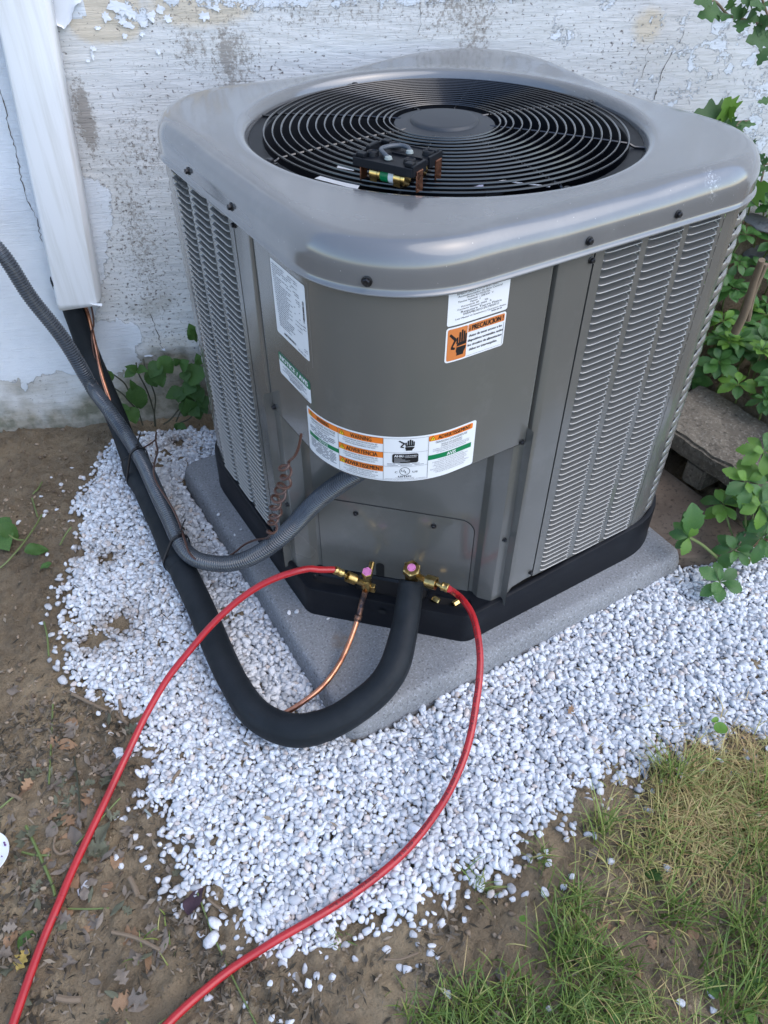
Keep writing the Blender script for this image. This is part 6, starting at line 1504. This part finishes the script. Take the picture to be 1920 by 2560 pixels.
TWL = ['long green stalk lying just left of the left red hose', 'short pale green stalk crossing the base of the long green stalk', 'thin green stalk running up right from under the left red hose', 'straight green stalk lying level on the soil right of the left red hose',
       'upright thin green stalk on the soil above the leaf litter', 'brown twig lying from the bare soil into the gravel edge', 'hooked brown twig whose tip touches the left red hose', 'short thick brown stick between litter and scattered pebbles', 'brown twig above the folded orange leaf near the bottom',
       'thick flat brown stick at the bottom left by the red hose', 'very long green stalk crossing under the lower red hose', 'dark thin stalk beside the left red hose in the litter', 'short thick brown stick at the far left edge', 'short brown twig at the gravel edge right of the purple leaf', 'thick short twig lying on the gravel near the left edge',
       'pale wood splinter at the ragged gravel edge', 'thin brown twig standing on the gravel above the lower red hose', 'dark short stalk on the gravel near the lower red hose', 'little brown twig on the gravel just above the lower red hose', 'pale green stalk at the far left edge', 'stubby dark twig at the gravel edge near the left red hose', 'curved brown twig on the soil below the gravel tip']
for i, (pts, r_, mt) in enumerate(TW):
    P_ = []
    for u, v in pts:
        p = at(u, v, -.048); P_.append(Vector((p.x, p.y, float(ground_h(p.x, p.y)) + (.012 if inside(np.array([p.x]), np.array([p.y]), gpoly)[0] else .008) + r_)))
    mb = MB(); mb.tube(spline(P_, 5), r_, 7); o = mb.build('twig', M[mt], None, True)
    tag(o, TWL[i], 'twig', 'stalks and twigs on the ground')
# round-leaved weed on the gravel
t_ = thing('clover_sprout', 'tiny sprout with two round bright green leaves on the gravel at the right', 'weed', tuple(at(1795, 1830, -.04)))
mb = MB(); mb.tube([at(1795, 1832, -.04), at(1790, 1815, -.02)], .0012, 6); mb.build('stem', M['stem_green'], t_, True)
for (u, v, r_) in ((1802, 1820, .0125), (1788, 1800, .0080)):
    c_ = at(u, v, -.018); mb = MB(); V_ = [c_ + Vector((0, 0, -.002))]; nn = 14
    for k_ in range(nn): a = 2 * math.pi * k_ / nn; V_.append(c_ + Vector((math.cos(a) * r_, math.sin(a) * r_ * (.9 if r_ > .01 else .6), .001 * math.sin(2 * a))))
    mb.add(V_, [(0, 1 + k_, 1 + (k_ + 1) % nn) for k_ in range(nn)]); mb.build('leaf', M['leaf_bright'], t_, True)
# weedy broad leaves in the lawn
for i, (u, v, sz, a) in enumerate(((1440, 2478, .030, 5.0), (1500, 2545, .026, 3.4), (1520, 2555, .024, 5.8), (1770, 2440, .028, 4.4), (1870, 2450, .030, 5.2), (1862, 2520, .032, 4.8), (1660, 2190, .028, 2.2), (1300, 2310, .012, .4), (1770, 2460, .026, 5.6), (1880, 2440, .024, 4.0), (1120, 2550, .02, 1.0))):
    p = at(u, v, -.04); o = lay_leaf(p.x, p.y, sz, [WL[1], leaf_mesh('leaf', M['leaf_bright'], ovate, .1, .1, 7, .1, 30 + i, .1)][i % 2], 'single broad green weed leaf growing in the patchy grass', 'broad weed leaves in the grass', 'lawn_weed_leaf', 'weed', a, .012)

# saucer cut by the left edge
sc_ = at(-42, 2143, -.030); mb = MB(); mb.lathe(sc_, (.05, .02, 1), [(0, 0), (.022, 0), (.026, .001), (.0375, .0055), (.0385, .0060), (.0380, .0068), (.026, .0026), (.022, .0016), (0, .0014)], 48)
th_ = thing('saucer', 'white round dish with purple specks cut off by the left edge', 'dish', tuple(sc_)); o = mb.build('dish', M['white'], th_, True)
M['purple'] = mat('purple_print', (.12, .04, .16), .4); mb = MB()
for i in range(16):
    a, r_ = random.uniform(0, 6.28), random.uniform(.020, .034); c_ = sc_ + Vector((math.cos(a) * r_, math.sin(a) * r_, .0072)); s_ = random.uniform(.0008, .0018); mb.lathe(c_, (0, 0, 1), [(s_, -.002), (s_, 0), (0, .0001)], 6)
c_ = sc_ + Vector((.0335, -.0015, .0072)); mb.lathe(c_, (0, 0, 1), [(.0016, -.003), (.0016, 0), (0, .0001)], 6); mb.build('painted_specks', M['purple'], th_)

# ================================================================== GRASS (nobody could count it)
LAWN = np.array([tuple(at(u, v, -.05)[:2]) for u, v in ((1000, 2580), (1050, 2500), (1130, 2470), (1250, 2440), (1330, 2380), (1370, 2280), (1400, 2200), (1480, 2090), (1600, 2000), (1700, 1920), (1840, 1880), (1960, 1850))] + [(1.6, -.75), (.6, -1.6), (-.4, -1.2)])
BAREG = [(*at(1250, 2320, -.05)[:2], .10), (*at(1680, 2370, -.05)[:2], .06), (*at(1560, 2330, -.05)[:2], .05), (*at(1500, 2090, -.05)[:2], .035), (*at(1330, 2430, -.05)[:2], .05)]
def blades(n, poly_or_pts, Lr, tone_mu, flat, name_bits=None):
    out = []
    return out
GX = []; 
def gadd(x, y, L, tone, lean, wid, az=None):
    n = len(x); az = rng.uniform(0, 6.28, n) if az is None else az; GX.append((x, y, L, tone, lean, wid, az))
N0 = 34000; xs = rng.uniform(-.35, .95, N0); ys = rng.uniform(-1.0, -.2, N0)
ins = inside(xs, ys, LAWN); xs, ys = xs[ins], ys[ins]; den = sstep(.38, .64, fbm(xs * 9, ys * 9, 3)) * .9 + .05
for bx, by, br in BAREG: den *= 1 - .93 * np.exp(-(np.hypot(xs - bx, ys - by) / br) ** 4)
front = -(xs * .527 + ys * .85)      # toward the camera
den = np.clip(den * (1 + 1.3 * sstep(.36, .50, front)), 0, 1)
k_ = rng.random(len(xs)) < den; xs, ys, front = xs[k_], ys[k_], front[k_]; n = len(xs)
rightness = sstep(.10, .45, xs - .3 * ys); dryp = sstep(.45, .65, fbm(xs * 6 + 8, ys * 6 + 2, 3))
tone = np.clip(rng.normal(.44, .22, n) + .30 * dryp - .26 * sstep(.36, .5, front), 0, 1)
gadd(xs, ys, rng.uniform(.014, .058, n) * (1 + .3 * sstep(.36, .5, front)), tone, rng.uniform(.7, 1.5, n), rng.uniform(.0004, .0010, n))
# straw-coloured dead mat on the right
c_ = at(1830, 2010, -.05); n = 2200; xs = rng.normal(c_.x, .075, n); ys = rng.normal(c_.y, .06, n); gadd(xs, ys, rng.uniform(.02, .05, n), np.clip(rng.normal(.88, .12, n), 0, 1), rng.uniform(1.1, 1.5, n), rng.uniform(.0006, .0011, n))
c_ = at(1730, 2080, -.05); n = 900; xs = rng.normal(c_.x, .10, n); ys = rng.normal(c_.y, .05, n); gadd(xs, ys, rng.uniform(.02, .05, n), np.clip(rng.normal(.7, .15, n), 0, 1), rng.uniform(1.0, 1.5, n), rng.uniform(.0006, .0011, n))
# tufts
for u, v, n, Lm, sp_, tm in ((1430, 2250, 70, .075, .014, .30), (1500, 2070, 40, .085, .010, .40), (1680, 1950, 50, .095, .012, .42), (1650, 1930, 25, .08, .01, .35), (1420, 2370, 120, .070, .022, .22), (1360, 2150, 26, .060, .008, .35), (1690, 2290, 60, .080, .016, .30), (1200, 2225, 24, .045, .012, .35), (1900, 2150, 120, .08, .03, .28), (1890, 2330, 140, .08, .03, .25), (1850, 2480, 160, .08, .035, .25), (1780, 1960, 60, .06, .02, .6), (1600, 2150, 80, .06, .03, .45), (1900, 1990, 60, .09, .02, .3), (1540, 2440, 90, .06, .02, .3), (1330, 2530, 130, .05, .03, .2), (1180, 2560, 130, .05, .03, .22), (1480, 2560, 120, .05, .03, .25), (1060, 2560, 60, .045, .02, .25), (840, 2330, 10, .03, .01, .3), (1250, 2470, 60, .04, .02, .25), (310, 2570, 10, .04, .02, .3), (390, 2350, 14, .03, .02, .35)):
    p = at(u, v, -.05); gadd(rng.normal(p.x, sp_, n), rng.normal(p.y, sp_, n), rng.uniform(.5, 1.15, n) * Lm, np.clip(rng.normal(tm, .12, n), 0, 1), rng.uniform(.15, 1.1, n), rng.uniform(.0007, .0015, n))
x, y, L, tone, lean, wid, az = [np.concatenate([g_[i] for g_ in GX]) for i in range(7)]
n = len(x); seg = 5; z0 = ground_h(x, y) + soil_rough(x, y) - .002; dx, dy = np.cos(az), np.sin(az); tw = rng.uniform(-.6, .6, n); V = np.zeros((n, seg, 2, 3))
for s_ in range(seg):
    t = s_ / (seg - 1); ang = lean * (t ** .8) * 1.05; hx = L * np.sin(ang) * t * .95; hz = L * np.cos(ang * .85) * t; w = wid * (1 - t) ** .6 + .00012; side = tw * t
    px = x + dx * hx; py = y + dy * hx; pz = z0 + np.maximum(hz, .002 * t + .001)
    sx = -np.sin(az + side) * w; sy = np.cos(az + side) * w
    V[:, s_, 0] = np.stack([px - sx, py - sy, pz], 1); V[:, s_, 1] = np.stack([px + sx, py + sy, pz + .0003], 1)
base_ = (np.arange(n) * seg * 2)[:, None]; q = np.array([[2 * s_, 2 * s_ + 1, 2 * s_ + 3, 2 * s_ + 2] for s_ in range(seg - 1)])
F = (base_[:, :, None] + q[None]).reshape(-1, 4)
o = link('grass', fastmesh('grass', V.reshape(-1, 3), F, M['grass'], True, {'tone': np.repeat(tone, seg * 2)})); tag(o, 'patchy lawn grass, green and straw coloured, at the lower right', 'grass', kind='stuff')
print('objects', len(bpy.data.objects), 'tris', sum(len(o.data.polygons) for o in bpy.data.objects if o.type == 'MESH' and o.get('kind') in ('stuff', 'structure')))
